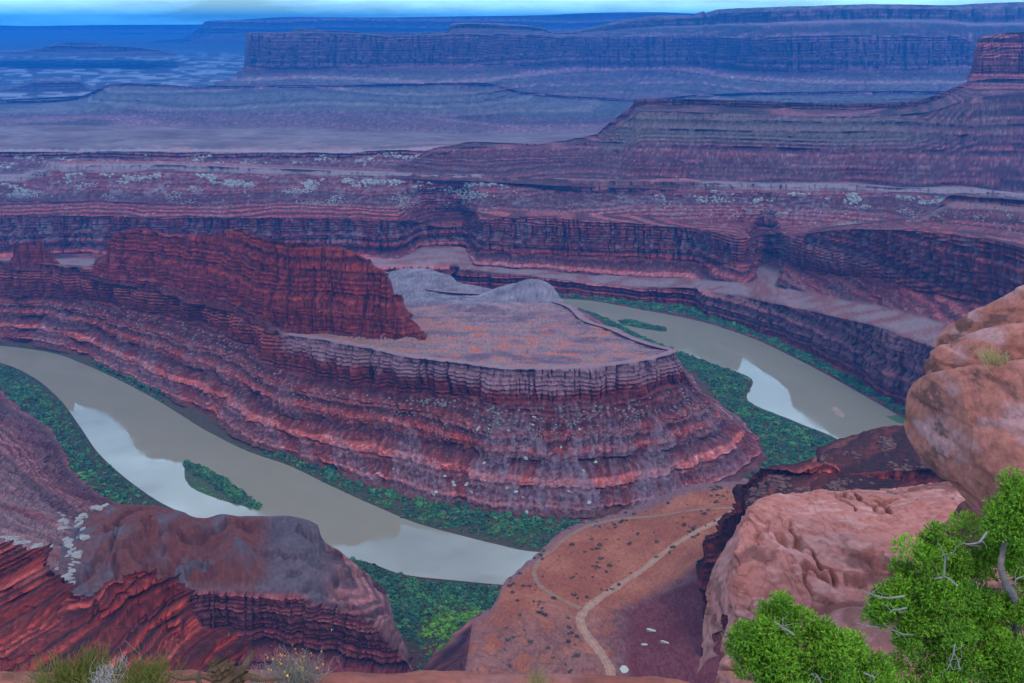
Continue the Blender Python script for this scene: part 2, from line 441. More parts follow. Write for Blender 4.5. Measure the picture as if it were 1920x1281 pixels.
def paint_peninsula(G, i):
    c = paint_red(G, i, grey=0.75)
    px, py = project(G)
    # grey caprock on the bench rim east of the fin, red wall west of it
    cap = smooth(520, 545, px) * smooth(104, 116, i['z'] + 10 * i['gul2']) * i['wc']
    c = mixc(c, C_(0.36, 0.255, 0.245) * (0.85 + 0.3 * i['C'][..., None]) * (0.8 + 0.4 * i['B'][..., None]) * (1 - 0.35 * smooth(0.7, 0.98, i['j1']))[..., None] * (1 + 0.5 * i['gul3'])[..., None], 0.85 * cap)
    # grey limy debris streaming down below the nose
    n = smooth(760, 1000, px) * i['wt'] * smooth(-0.15, 0.3, i['gul2'] + i['gul'])
    c = mixc(c, C_(0.27, 0.235, 0.24), 0.4 * n * smooth(-0.4, 0.3, i['rough'] + 0.3 * i['gul3']))
    fg = smooth(0.05, 0.5, i['fan']) * smooth(600, 760, px) * smooth(1330, 1200, px) * (0.55 + 0.45 * smooth(-0.3, 0.3, i['gul3']))
    c = mixc(c, C_(0.30, 0.262, 0.268) * np.exp(0.7 * i['rough'])[..., None], 0.55 * fg * i['wt'] * smooth(-0.35, 0.35, i['rough'] + 0.3 * i['gul2']))
    fl = smooth(14, 5, i['z']) * (1 - i['wc'])
    c = mixc(c, mixc(C_(0.11, 0.10, 0.06) * np.ones(c.shape), C_(0.17, 0.08, 0.055), smooth(5.0, 7.0, i['z'] + 3 * i['gul2']) ), fl)
    c = mixc(c, C_(0.44, 0.33, 0.30), smooth(4.9, 5.05, i['sec']) * smooth(515, 545, px))
    return c
sheet('peninsula_wall', [c_uw, c_bk, c_ft, c_mid, c_cb, c_ct, c_in],
      [(3, 0, 0, 0.05), (16, 0, 0, 0.25), (62, 0.12, 0.9, 0), (62, 0.25, 0.85, 0), (58, 1, 0, 0), (4, 0, 0, 0.2)], paint=paint_peninsula, seed=3.0, lod=(0.62, 0.72), amp=1.25, bed=0.8, big=0.6, crag=1.9, fans=[(2.0, 3.4, 34), (2.0, 4.0, 16), (3.0, 4.0, 14)], label='red layered wall and talus of the river peninsula')

# bench on top
PX = np.linspace(520, 1273, 620)
front = np.stack([np.interp(PX, *zip(*sorted((float(project(p)[0]), float(p[k])) for p in P_ct[5:17]))) for k in range(3)], -1)
Uf = np.interp(PX, project(c_ct[:1180])[0], U[:1180])
front = rail(P_ct, Uf)
front = front + np.stack([np.interp(Uf, U, inw[:, k]) for k in range(3)], -1) * 8.0
back_px = [(520, 700), (600, 740), (700, 800), (800, 870), (900, 960), (1000, 1035), (1080, 1078), (1140, 1102), (1200, 1160), (1240, 1220), (1273, 1273)]
back_py = [(690, 500), (740, 512), (800, 520), (870, 544), (960, 548), (1035, 560), (1078, 574), (1102, 597), (1160, 618), (1220, 641), (1273, 656)]
bpx = line(back_px, PX)
back = at_z(bpx, line(back_py, bpx), 137.0)
bumps = [(980, 556, 26, 62, 30), (1015, 560, 15, 40, 22), (800, 532, 24, 70, 34), (880, 540, 16, 60, 26), (770, 521, 20, 60, 30), (905, 572, 8, 60, 26), (840, 560, 7, 80, 24)]
def bench_shape(G, i):
    for (a, b_, h, rx, ry) in bumps:
        p = at_z(a, b_, 138)
        d = ((G[..., 0] - p[0]) / rx) ** 2 + ((G[..., 1] - p[1]) / ry) ** 2
        G[..., 2] += h * np.clip(1 - d * 0.55, 0, 1) ** 1.3
    n = fbm(np.stack([G[..., 0] / 90 + 0.4 * G[..., 1] / 60, G[..., 1] / 30, 0 * G[..., 0]], -1), 4, 61)
    r = 1 - np.abs(n) * 2.2
    edge = np.minimum(np.linspace(0, 1, G.shape[0])[:, None] * 8, 1) * np.minimum(np.linspace(1, 0, G.shape[0])[:, None] * 8 + 0.1, 1)
    G[..., 2] += edge * (6.0 * np.floor(n * 5 + 0.3 * perlin(G / 14, 3)) / 5 + 2.5 * n - 2.2 * smooth(0.75, 1, r)) - 1.0
    i['washes'] = smooth(0.7, 1.0, r)
def paint_bench(G, i):
    x, y = G[..., 0], G[..., 1]
    n = fbm(np.stack([x / 110, y / 40, 0 * x], -1), 5, 71)
    n2 = fbm(np.stack([x / 35, y / 12, 0 * x], -1), 4, 81)
    c = mixc(C_(0.48, 0.34, 0.31) * np.ones(G.shape), C_(0.25, 0.185, 0.195), smooth(-0.12, 0.22, n))
    c = mixc(c, C_(0.66, 0.25, 0.14), 0.9 * smooth(0.02, 0.3, n2 - 0.5 * n) * smooth(1700, 1480, y))
    px, py = project(G)
    c = mixc(c, C_(0.46, 0.27, 0.18), 0.7 * smooth(900, 640, px) * smooth(600, 640, py))
    c = mixc(c, C_(0.36, 0.31, 0.27), 0.8 * i['washes'])
    c = mixc(c, C_(0.42, 0.405, 0.40) * (0.8 + 0.5 * n2[..., None]), smooth(578, 562, py + 6 * n2))
    veg = fbm(np.stack([x, y, 0 * x], -1) / 3.0, 2, 91)
    return c * (1 + 0.9 * np.minimum(veg, 0.1)[..., None]) * (1 + 0.45 * n2[..., None])
sheet('peninsula_bench', [front, front * 0.5 + back * 0.5, back], [(80, 0, 0, 0.3), (80, 0, 0, 0.3)], mat=M_SOIL, paint=paint_bench, after=bench_shape, seed=5.0, label='pale undulating bench on top of the peninsula')

# the red fin standing on the bench
def fin(name, PX, top, base, basez, depth, dtop, label, rows=(100, 14, 50), seed=1.0, unit=1.0, amp=1.0):
    f0 = pc(PX, base, z=basez)
    f1 = pc(PX, top, dY=dtop, ref=f0)
    jag = perlin(np.stack([PX / 9, 0 * PX, 0 * PX + seed], -1)); jag2 = perlin(np.stack([PX / 3.2, 0 * PX, 0 * PX + seed], -1))
    f1[:, 2] += (3.0 * np.round(jag * 3) / 3 + 2.2 * jag2) * smooth(0, 25, f1[:, 2] - f0[:, 2])
    f1b = shift(f1, dy=depth, dz=-0.3 * depth)
    f2 = shift(f1b, dy=25, z=np.minimum(f0[:, 2], f1[:, 2]) - 5)
    fu = shift(f0, dy=-10, dz=-14)
    return sheet(name, [fu, f0, f1, f1b, f2], [(8, 0.3, 0.7, 0), (rows[0], 1, 0, 0), (rows[1], 0.6, 0.3, 0.5), (rows[2], 1, 0, 0)], seed=seed, unit=unit, label=label, amp=amp * 1.3, bed=0.6, crag=1.8,
                 paint=lambda G, i: paint_red(G, i, base=C_(0.27, 0.068, 0.052), dark=C_(0.125, 0.04, 0.038), light=C_(0.38, 0.15, 0.11), flat=C_(0.24, 0.085, 0.065)))
PX = np.linspace(176, 800, 560)
fin_top = [(176, 503), (181, 500), (184, 484), (205, 480), (212, 474), (216, 442), (224, 434), (262, 430), (300, 437), (332, 442), (360, 440), (414, 438), (418, 431), (456, 431), (462, 438), (480, 444), (502, 450), (505, 447), (548, 455), (575, 454), (580, 459), (636, 464), (650, 472), (690, 488), (700, 498), (722, 505), (735, 520), (742, 545), (758, 552), (766, 580), (778, 600), (788, 622), (800, 628)]
fin_base = [(176, 506), (300, 531), (400, 557), (480, 593), (540, 612), (640, 621), (720, 626), (800, 630)]
fin('peninsula_fin', PX, fin_top, fin_base, [(176, 150), (480, 142), (800, 140)], 34, [(176, 18), (300, 30), (600, 45), (740, 40), (800, 8)], 'tall red sandstone fin on the peninsula', seed=8.0)
PX = np.linspace(18, 110, 90)
fin('sandstone_butte', PX, [(18, 488), (26, 484), (30, 458), (44, 456), (58, 454), (62, 459), (78, 454), (80, 466), (88, 470), (90, 468), (97, 486), (110, 494)], [(18, 490), (110, 497)], 146, 26, 8, 'small red butte on the narrow neck of the peninsula', rows=(30, 6, 20), seed=9.0, amp=0.6)

# ------------------------------------------------------------------ far side of the river: gorge wall, red cliffs, rubble slope, pale rim
PX = np.linspace(-170, 2090, 1220)
g_bank = pc(PX, [(-170, 540), (860, 549), (920, 553), (1000, 557), (1090, 562), (1200, 580), (1310, 602), (1400, 630), (1500, 676), (1600, 730), (1700, 788), (1800, 850), (2090, 1010)], z=0.2)
g_foot = pc(PX, [(-170, 533), (838, 541), (862, 541), (920, 543), (1000, 549), (1090, 554), (1200, 566), (1300, 576), (1318, 585), (1400, 613), (1500, 657), (1600, 709), (1700, 765), (1800, 825), (2090, 975)], z=5)
g_topl = [(-170, 500), (640, 500), (760, 500), (838, 502), (862, 504), (920, 510), (1050, 525), (1200, 539), (1300, 541), (1318, 545), (1400, 559), (1500, 580), (1600, 603), (1640, 612), (1700, 634), (1760, 656), (1850, 690), (2090, 800)]
g_top = pc(PX, g_topl, dY=7, ref=g_foot)
notch = np.exp(-((PX - 850) / 9.0) ** 2)
g_b1 = pc(PX, [(-170, 487), (640, 490), (760, 487), (840, 488), (900, 495), (1000, 504), (1100, 512), (1300, 522), (1390, 527), (1430, 508), (1450, 508), (1475, 534), (1520, 546), (1600, 564), (1700, 583), (1760, 598), (1850, 627), (2090, 705)],
          z=list(zip(PX, g_top[:, 2] + 7)) if False else None, Y=None, dY=[(-170, 90), (740, 80), (800, 230), (868, 250), (908, 50), (1100, 50), (1300, 80), (1392, 90), (1428, 330), (1456, 330), (1480, 150), (1600, 140), (1760, 140), (2090, 140)], ref=g_top)
g_b1[:, 2] = np.maximum(g_b1[:, 2], g_top[:, 2] + 1)
g_cb = pc(PX, [(-170, 476), (600, 478), (780, 471), (830, 463), (900, 468), (1000, 474), (1200, 485), (1380, 497), (1412, 494), (1432, 478), (1455, 476), (1490, 500), (1600, 520), (1700, 541), (1800, 566), (1920, 604), (2090, 655)], dY=[(-170, 45), (1380, 50), (1440, 140), (1490, 110), (2090, 100)], ref=g_b1)
g_ct = pc(PX, [(-170, 402), (0, 402), (200, 405), (400, 408), (640, 411), (780, 417), (830, 426), (888, 426), (912, 409), (1000, 405), (1100, 412), (1250, 425), (1350, 437), (1385, 443), (1410, 450), (1432, 440), (1470, 440), (1510, 441), (1530, 437), (1600, 430), (1700, 432), (1800, 443), (1920, 465), (2090, 500)],
          dY=[(-170, 14), (2090, 16)], ref=g_cb)
g_foot = g_foot + notch[:, None] * np.array([0, 70, 0]); g_top = g_top + notch[:, None] * np.array([0, 40, -3])
Yct = g_ct[:, 1]
Y_e = np.maximum(Yct + 70, line([(-170, 2480), (300, 2480), (900, 2440), (1380, 2440), (1480, 2380), (1600, 2340), (2090, 2300)], PX))
g_e = at_y(PX, line([(-170, 376), (0, 376), (300, 379), (640, 386), (800, 393), (900, 396), (1000, 396), (1200, 406), (1350, 416), (1450, 421), (1640, 414), (1780, 405), (1920, 420), (2090, 440)], PX), Y_e)
Y_r = line([(-170, 2760), (300, 2740), (900, 2660), (1240, 2600), (1600, 2560), (2090, 2520)], PX)
rimA = [(-170, 330), (40, 328), (62, 322), (84, 318), (90, 306), (112, 305), (118, 309), (300, 309), (420, 313), (640, 321), (800, 326), (900, 328), (1000, 333), (1070, 337), (1240, 341), (1330, 342), (1460, 346), (1520, 345), (1580, 346), (1700, 353), (1790, 353), (1920, 363), (2090, 370)]
g_rf = at_y(PX, line(rimA, PX) + line([(-170, 12), (60, 12), (300, 11), (640, 9), (900, 10), (1100, 22), (1290, 20), (1330, 10), (2090, 10)], PX), Y_r - 12)
g_rt = at_y(PX, line(rimA, PX), Y_r)
g_rb = g_rt.copy(); g_rb[:, 1] += 60; g_rb[:, 0] *= g_rb[:, 1] / g_rt[:, 1]; g_rb[:, 2] += 2
def paint_far_side(G, i):
    c = paint_red(G, i, grey=0.55, base=C_(0.27, 0.085, 0.072), dark=C_(0.12, 0.05, 0.05), light=C_(0.37, 0.18, 0.15), flat=C_(0.27, 0.225, 0.20), gravel=C_(0.22, 0.185, 0.18))
    px, py = project(G)
    s = i['sec']
    # pale gravel and boulder litter on the upper slope, pale rim rock
    up = smooth(5.05, 5.3, s) * smooth(6.1, 5.9, s)
    l = fbm(np.stack([G[..., 0] / 16, G[..., 1] / 16, G[..., 2] / 9], -1), 3, 101)
    c = mixc(c, C_(0.36, 0.33, 0.32), 0.55 * up * smooth(0.0, 0.3, l + 0.3 * i['gul']))
    rim = smooth(6.72, 6.85, s) * smooth(7.95, 7.8, s) * (1 - 0.75 * smooth(950, 1100, px) * smooth(1330, 1290, px))
    c = mixc(c, WHITE * 0.85, 0.8 * rim)
    # pale inner-gorge wall to the east
    g = smooth(1290, 1330, px) * smooth(2.0, 2.3, s) * smooth(3.05, 2.95, s)
    v = perlin(np.stack([G[..., 0] / 6, G[..., 1] / 6, G[..., 2] / 120], -1), 77)
    c = mixc(c, C_(0.36, 0.235, 0.22) * (0.8 + 0.35 * i['C'] - 0.9 * smooth(0.0, 0.4, v))[..., None], 0.75 * g)
    b1 = smooth(3.02, 3.15, s) * smooth(4.0, 3.8, s)
    n = fbm(np.stack([G[..., 0] / 70, G[..., 1] / 35, 0 * l], -1), 4, 111)
    c = mixc(c, mixc(C_(0.42, 0.35, 0.31) * np.ones(c.shape), C_(0.34, 0.18, 0.15), smooth(-0.05, 0.25, n)), 0.85 * b1)
    return c
curves = [shift(g_bank, dy=-10, dz=-7), g_bank, g_foot, g_top, g_b1, g_cb, g_ct, g_e, g_rf, g_rt, g_rb]
specs = [(3, 0, 0, 0.05), (10, 0, 0, 0.2), (56, 0.8, 0, 0), (18, 0, 0, 0.35), (26, 0.15, 0.75, 0), (52, 1, 0, 0), (26, 0.25, 0.6, 0), (46, 0.12, 0.8, 0), (10, 0.9, 0, 0), (6, 0, 0, 0.25)]
# sections: 0 under water,1 bank,2 gorge wall,3 bench,4 talus,5 cliff,6 terrace,7 rubble slope,8 rim,9 plain
def paint_far2(G, i):
    j = dict(i); s = i['sec'].copy()
    # map to the names used in paint_far_side
    s2 = np.where(s >= 7, s - 2.0, np.where(s >= 6, 4.5, s))
    s2 = np.where(s >= 8, s - 1.2, s2)
    j['sec'] = s2
    return paint_far_side(G, j)
sheet('gorge_wall', curves, specs, paint=paint_far2, seed=14.0, lod=(0.8, 0.56), unit=1.15, amp=1.3, bed=0.85, big=1.3, crag=1.3, fans=[(4.0, 5.0, 40), (7.0, 8.0, 34), (6.0, 7.0, 14)], label='layered red canyon walls across the river')

# nearer shoulder on the right, with a rubble slope and a pale rim
PX = np.linspace(1560, 2090, 330)
h0 = pc(PX, [(1560, 450), (1640, 440), (1800, 452), (1920, 472), (2090, 505)], Y=[(1560, 2080), (1700, 1990), (1800, 1915), (1920, 1830), (2090, 1730)])
h1 = pc(PX, [(1560, 442), (1640, 431), (1700, 420), (1760, 392), (1785, 380), (1920, 390), (2090, 400)], dY=[(1560, 30), (1640, 60), (1780, 190), (2090, 240)], ref=h0)
h2 = pc(PX, [(1560, 441), (1640, 430), (1700, 418), (1760, 388), (1782, 366), (1920, 376), (2090, 388)], dY=6, ref=h1)
h3 = shift(h2, dy=120, dz=-16)
def paint_shoulder(G, i):
    c = paint_red(G, i, grey=0.5, base=C_(0.21, 0.072, 0.062), dark=C_(0.10, 0.045, 0.046), flat=C_(0.28, 0.24, 0.2))
    return mixc(c, WHITE * 0.7, 0.5 * smooth(1.75, 1.95, i['sec']) * smooth(2.3, 2.0, i['sec']))
sheet('canyon_shoulder', [shift(h0, dz=-40), h0, h1, h2, h3], [(8, 1, 0, 0), (46, 0.1, 0.8, 0), (14, 0.9, 0, 0), (8, 0, 0, 0.3)], paint=paint_shoulder, seed=19.0, unit=1.0, label='rubble slope under a pale rim on the right')

# second pale rim farther back on the left
PX = np.linspace(-180, 1260, 700)
r0 = pc(PX, [(-180, 332), (0, 328), (100, 322), (640, 322), (780, 318), (900, 318)], Y=2830)
r1 = pc(PX, [(-180, 298), (340, 297), (640, 297), (700, 294), (900, 290)], Y=[(-180, 3010), (300, 2960), (500, 3020), (640, 2960), (900, 3000)])
r2 = pc(PX, [(-180, 287), (0, 285), (340, 284), (560, 285), (640, 287), (700, 283), (900, 279)], dY=8, ref=r1)
r3 = pc(PX, [(-180, 275), (300, 274), (640, 276), (900, 270)], dY=170, ref=r2)
r4 = pc(PX, [(-180, 232), (300, 238), (640, 246), (900, 256)], Y=3700)
def paint_rimB(G, i):
    c = paint_red(G, i, grey=0.7, base=C_(0.19, 0.08, 0.075), dark=C_(0.11, 0.055, 0.06), gravel=C_(0.34, 0.30, 0.29), flat=C_(0.42, 0.36, 0.32))
    s = i['sec']
    c = mixc(c, WHITE, 0.85 * smooth(1.85, 2.0, s) * smooth(2.7, 2.1, s + 0.5 * i['gul2']))
    l = fbm(np.stack([G[..., 0] / 18, G[..., 1] / 18, G[..., 2] / 10], -1), 3, 131)
    c = mixc(c, WHITE * 0.8, 0.55 * smooth(1, 0.6, np.abs(s - 0.6)) * smooth(0.08, 0.35, l))
    n = fbm(np.stack([G[..., 0] / 260, G[..., 1] / 160, 0 * l], -1), 5, 137)
    c = mixc(c, mixc(C_(0.36, 0.29, 0.26) * np.ones(c.shape), C_(0.22, 0.15, 0.14), smooth(-0.2, 0.3, n)) * (1 + 0.8 * fbm(np.stack([G[..., 0] / 60, G[..., 1] / 25, 0 * l], -1), 3, 139))[..., None], smooth(2.5, 3.1, s))
    return c
sheet('pale_rim_plateau', [r0, r1, r2, r3, r4], [(30, 0.2, 0.8, 0), (12, 1, 0, 0), (14, 0, 0, 0.3), (44, 0, 0.05, 0.5)], paint=paint_rimB, seed=23.0, unit=1.5, label='pale rim and flat desert plain beyond the gorge')

# dark stepped mesa on the right
PX = np.linspace(728, 2090, 740)
foot = [(728, 322), (800, 326), (900, 329), (1000, 334), (1070, 338), (1240, 343), (1460, 348), (1600, 350), (1790, 356), (2090, 372)]
top = [(728, 320), (770, 302), (812, 279), (866, 268), (872, 266), (1000, 270), (1040, 266), (1090, 257), (1120, 251), (1135, 238), (1160, 218), (1186, 197), (1192, 188), (1215, 185), (1280, 186), (1400, 189), (1550, 194), (1650, 192), (1720, 187), (1760, 177), (1815, 153), (1830, 150), (2090, 142)]
d0 = pc(PX, foot, Y=[(728, 2700), (1000, 2640), (1300, 2620), (1600, 2580), (2090, 2530)])
topv, footv = line(top, PX), line(foot, PX)
def dark_mid(a, Yl):
    return at_y(PX, footv * (1 - a) + topv * a, line(Yl, PX))
d1 = dark_mid(0.42, [(728, 2720), (870, 2790), (1100, 2800), (1600, 2720), (2090, 2680)])
d2 = at_y(PX, np.where(PX < 1100, footv * 0.15 + topv * 0.85, np.minimum(line([(1100, 264), (1300, 262), (1600, 268), (1800, 262), (2090, 262)], np.maximum(PX, 1100)), footv * 0.15 + topv * 0.85)) , line([(728, 2740), (870, 2860), (1100, 2900), (1600, 2830), (2090, 2780)], PX))
d2[:, 2] = np.minimum(d2[:, 2], at_y(PX, topv + 2, d2[:, 1])[:, 2])
d2 = np.where((PX < 1110)[:, None], dark_mid(0.86, [(728, 2740), (870, 2860), (1100, 2900), (2090, 2780)]), d2)
d3 = at_y(PX, topv + line([(728, 1), (866, 3), (1100, 3), (1190, 12), (1700, 12), (1830, 6), (2090, 6)], PX), line([(728, 2745), (870, 2900), (1100, 3000), (1190, 3080), (1600, 3060), (2090, 3050)], PX))
d4 = at_y(PX, topv, d3[:, 1] + 6)
d5 = shift(d4, dy=250, dz=-30)
def paint_dark(G, i):
    c = paint_red(G, i, grey=0.5, base=C_(0.17, 0.072, 0.07), dark=C_(0.085, 0.045, 0.05), light=C_(0.23, 0.135, 0.125), gravel=C_(0.185, 0.17, 0.155), flat=C_(0.25, 0.17, 0.15))
    g = smooth(2.05, 2.3, i['sec']) * smooth(3.05, 2.9, i['sec'])
    px, py = project(G)
    c = mixc(c, C_(0.235, 0.215, 0.175) * (0.5 + 0.8 * i['C'] * (0.5 + 0.7 * i['B']))[..., None] * (1 + 0.8 * i['rough'])[..., None], 0.7 * g * smooth(1110, 1160, px) * (1 - 0.7 * smooth(1640, 1800, px + 60 * i['gul'])))
    return c
sheet('dark_mesa', [shift(d0, dy=-30, dz=-12), d0, d1, d2, d3, d4, d5], [(6, 0, 0.2, 0.3), (30, 0.12, 0.8, 0), (34, 0.3, 0.75, 0), (38, 0.1, 0.8, 0), (8, 1, 0, 0), (6, 0, 0, 0.2)], paint=paint_dark, seed=27.0, unit=1.25, amp=1.3, covmul=0.6, fans=[(1.0, 2.0, 12), (2.0, 3.0, 14), (3.0, 4.0, 20)], label='dark stepped mesa beyond the gorge on the right')
# its cliff at the right frame edge
PX = np.linspace(1812, 2090, 190)
e0 = pc(PX, [(1812, 160), (1850, 152), (1920, 152), (2090, 150)], Y=3080)
e1 = pc(PX, [(1812, 152), (1822, 142), (1850, 138), (1920, 140), (2090, 138)], dY=40, ref=e0)
e2 = pc(PX, [(1812, 148), (1822, 130), (1828, 95), (1836, 70), (1862, 66), (1880, 62), (1920, 60), (1960, 52), (2090, 50)], dY=18, ref=e1)
e3 = shift(e2, dy=300, dz=-14)
sheet('mesa_cliff', [shift(e0, dz=-20), e0, e1, e2, e3], [(4, 0, 0.8, 0), (12, 0, 0.9, 0), (46, 1, 0, 0), (6, 0, 0, 0.4)], seed=31.0, unit=1.5, label='tall red cliff of the mesa at the right edge',
      paint=lambda G, i: paint_red(G, i, base=C_(0.30, 0.12, 0.10), dark=C_(0.17, 0.075, 0.07)))

# far mesas
PX = np.linspace(-190, 2090, 1150)
m0 = pc(PX, [(-190, 250), (300, 252), (640, 262), (900, 268), (1300, 262), (2090, 262)], Y=3560)
m1 = pc(PX, [(-190, 236), (300, 240), (640, 244), (900, 250), (1300, 240), (2090, 240)], Y=[(-190, 4000), (300, 4100), (2090, 4200)])
m2 = pc(PX, [(-190, 222), (150, 214), (300, 212), (500, 216), (640, 212), (900, 222), (1100, 226), (1300, 222), (2090, 222)], Y=[(-190, 4800), (300, 4900), (1000, 5000), (2090, 5100)])
ridge = [(-190, 194), (0, 190), (60, 189), (110, 187), (150, 181), (185, 166), (205, 158), (240, 156), (300, 158), (380, 162), (410, 160), (440, 161), (520, 160), (640, 160), (700, 158), (800, 155), (860, 154), (920, 157), (940, 163), (1000, 175), (1100, 182), (1200, 186), (1300, 178), (1500, 172), (1800, 170), (2090, 168)]
m3 = pc(PX, [(a, b_ + 5) for a, b_ in ridge], Y=[(-190, 5900), (300, 6000), (640, 5900), (860, 5600), (960, 5900), (1200, 6000), (1480, 5600), (2090, 5500)])
m4 = pc(PX, ridge, dY=12, ref=m3)
def far_mid(a):
    return at_y(PX, line(ridge, PX) * (1 - a) + line([(-190, 200), (380, 166), (408, 160), (445, 140), (458, 124), (520, 130), (640, 128), (760, 124), (900, 122), (1000, 124), (1100, 128), (1200, 130), (1300, 128), (1420, 132), (1500, 136), (1600, 128), (1700, 132), (1800, 124), (2090, 124)], PX) * a, m4[:, 1] + a * line([(-190, 60), (400, 200), (460, 600), (640, 700), (900, 1000), (1100, 1400), (1300, 1400), (1480, 700), (1700, 650), (2090, 600)], PX))
m5 = far_mid(1.0)
wtop = [(-190, 198), (380, 164), (405, 160), (445, 140), (457, 124), (459, 64), (470, 62), (540, 62), (640, 63), (760, 68), (850, 64), (900, 64), (1000, 66), (1080, 70), (1200, 70), (1300, 68), (1400, 72), (1480, 68), (1600, 66), (1700, 66), (1790, 68), (1830, 80), (2090, 80)]
m6 = pc(PX, wtop, dY=[(-190, 2), (450, 2), (462, 30), (2090, 60)], ref=m5)
utop = [(-190, 197), (380, 163), (405, 159), (445, 139), (457, 123), (459, 62), (540, 61), (556, 53), (578, 55), (640, 58), (700, 62), (760, 62), (838, 60), (846, 44), (900, 42), (950, 45), (990, 48), (1015, 52), (1040, 60), (1070, 58), (1120, 48), (1180, 36), (1230, 30), (1315, 27), (1319, 20), (1324, 26), (1345, 18), (1400, 15), (1500, 12), (1640, 8), (1740, 9), (1790, 10), (1830, 7), (1920, 4), (2090, 0)]
wv, uv = line(wtop, PX), line(utop, PX)
m7 = at_y(PX, wv * 0.6 + uv * 0.4, m6[:, 1] + line([(-190, 5), (450, 5), (470, 120), (900, 200), (1100, 300), (1500, 250), (2090, 220)], PX))
m7b = at_y(PX, wv * 0.5 + uv * 0.5, m7[:, 1] + line([(-190, 5), (450, 5), (470, 60), (1100, 110), (2090, 90)], PX))
m8 = at_y(PX, wv * 0.15 + uv * 0.85, m7b[:, 1] + line([(-190, 3), (450, 3), (2090, 40)], PX))
m9 = at_y(PX, uv, m8[:, 1] + line([(-190, 5), (450, 5), (470, 60), (2090, 110)], PX))
m10 = m9.copy(); m10[:, 1] += 300; m10[:, 2] -= 12
def paint_mesa(G, i):
    c = paint_red(G, i, grey=0.5, base=C_(0.24, 0.125, 0.125), dark=C_(0.125, 0.075, 0.08), light=C_(0.33, 0.22, 0.20), gravel=C_(0.24, 0.215, 0.185), flat=C_(0.3, 0.235, 0.21))
    s = i['sec']; px, py = project(G)
    g = smooth(2.02, 2.2, s) * smooth(2.98, 2.9, s) + smooth(3.9, 4.1, s) * smooth(4.9, 4.4, s) * 0.5
    c = mixc(c, C_(0.28, 0.265, 0.21) * (0.45 + 0.8 * i['C'] * (0.5 + 0.7 * i['B']))[..., None] * (1 + 0.8 * i['rough'] + 0.5 * i['gul2'])[..., None], np.clip(0.65 * g, 0, 1))
    w = smooth(7.02, 7.15, s) * smooth(8.1, 7.95, s) * smooth(1150, 1300, px)
    c = mixc(c, C_(0.48, 0.40, 0.36) * (0.7 + 0.5 * i['C'][..., None]), 0.8 * w)
    v = fbm(np.stack([G[..., 0] / 60, G[..., 1] / 60, G[..., 2] / 20], -1), 3, 151)
    c = mixc(c, C_(0.055, 0.07, 0.04), 0.8 * smooth(8.0, 8.2, s) * smooth(0.0, 0.15, v) + 0.75 * smooth(6.05, 6.2, s) * smooth(7.05, 6.9, s) * smooth(-0.05, 0.2, v))
    p = smooth(-0.2, 0.3, fbm(np.stack([G[..., 0] / 260, G[..., 1] / 160, 0 * v], -1), 5, 137))
    return mixc(c, mixc(C_(0.36, 0.29, 0.26) * np.ones(c.shape), C_(0.22, 0.15, 0.14), p), smooth(1.3, 0.7, s) )
sheet('far_mesa', [shift(m0, dz=-3), m0, m1, m2, m3, m4, m5, m6, m7, m7b, m8, m9, m10][1:],
      [(8, 0, 0.1, 0.5), (26, 0.3, 0.9, 0.1), (38, 0.2, 0.9, 0), (5, 1, 0, 0), (28, 0.1, 0.9, 0), (42, 1, 0, 0), (10, 0.3, 0.5, 0), (6, 0.1, 0.5, 0.2), (12, 1, 0, 0), (12, 0.1, 0.3, 0.4), (4, 0, 0, 0.3)],
      mat=M_FAR, paint=paint_mesa, seed=35.0, lod=(0.74, 0.58), unit=2.7, amp=1.5, bed=0.7, crag=1.3, covmul=0.4, fans=[(4.0, 5.0, 46), (2.0, 3.0, 24)], label='long red cliffed mesa in blue haze')

# distant plain, low hills, farthest mesa and the horizon
PX = np.linspace(-260, 1500, 620)
q0 = pc(PX, 205, Y=6100); q1 = pc(PX, 160, Y=7600); q2 = pc(PX, [(-260, 104), (1500, 108)], Y=10500); q3 = pc(PX, 74, Y=14000); q4 = pc(PX, 58, Y=18500)
def far_bumps(G, i):
    x, y = G[..., 0], G[..., 1]
    n = fbm(np.stack([x / 1700, y / 520, 0 * x], -1), 4, 161)
    G[..., 2] += 45 * (np.floor(n * 7) / 7 + 0.06 * n) * smooth(6100, 7600, y)
    i['pl'] = n
def paint_plain(G, i):
    f = i['pl'] * 7; f = f - np.floor(f)
    c = mixc(C_(0.62, 0.55, 0.5) * np.ones(G.shape), C_(0.13, 0.10, 0.10), smooth(0.3, 0.45, f) )
    return mixc(c, C_(0.12, 0.10, 0.10), smooth(9500, 12000, G[..., 1]))
sheet('distant_plain', [q0, q1, q2, q3, q4], [(40, 0, 0, 0.3), (70, 0, 0, 0.3), (40, 0, 0, 0.3), (14, 0, 0, 0.3)], mat=M_FAR, paint=paint_plain, after=far_bumps, seed=41.0, lod=(0.6, 0.5), unit=4, label='distant desert plain with pale benches')
def ridge_sheet(name, PX, topl, basel, Y, dY, label, seed, unit, rows=(14, 16), cliff=0.45, colr=(0.14, 0.085, 0.085)):
    a0 = pc(PX, basel, Y=Y); tv, bv = line(topl, PX), line(basel, PX)
    a1 = at_y(PX, tv * cliff + bv * (1 - cliff), a0[:, 1] + dY)
    a2 = at_y(PX, tv, a1[:, 1] + 30)
    a3 = shift(a2, dy=600, dz=-8)
    return sheet(name, [a0, a1, a2, a3], [(rows[0], 0.1, 0.8, 0), (rows[1], 1, 0, 0), (4, 0, 0, 0.2)], mat=M_FAR, seed=seed, unit=unit, amp=0.7, label=label,
                 paint=lambda G, i: mixc(paint_red(G, i, base=C_(*colr) * 1.5), C_(*colr), 0.5))
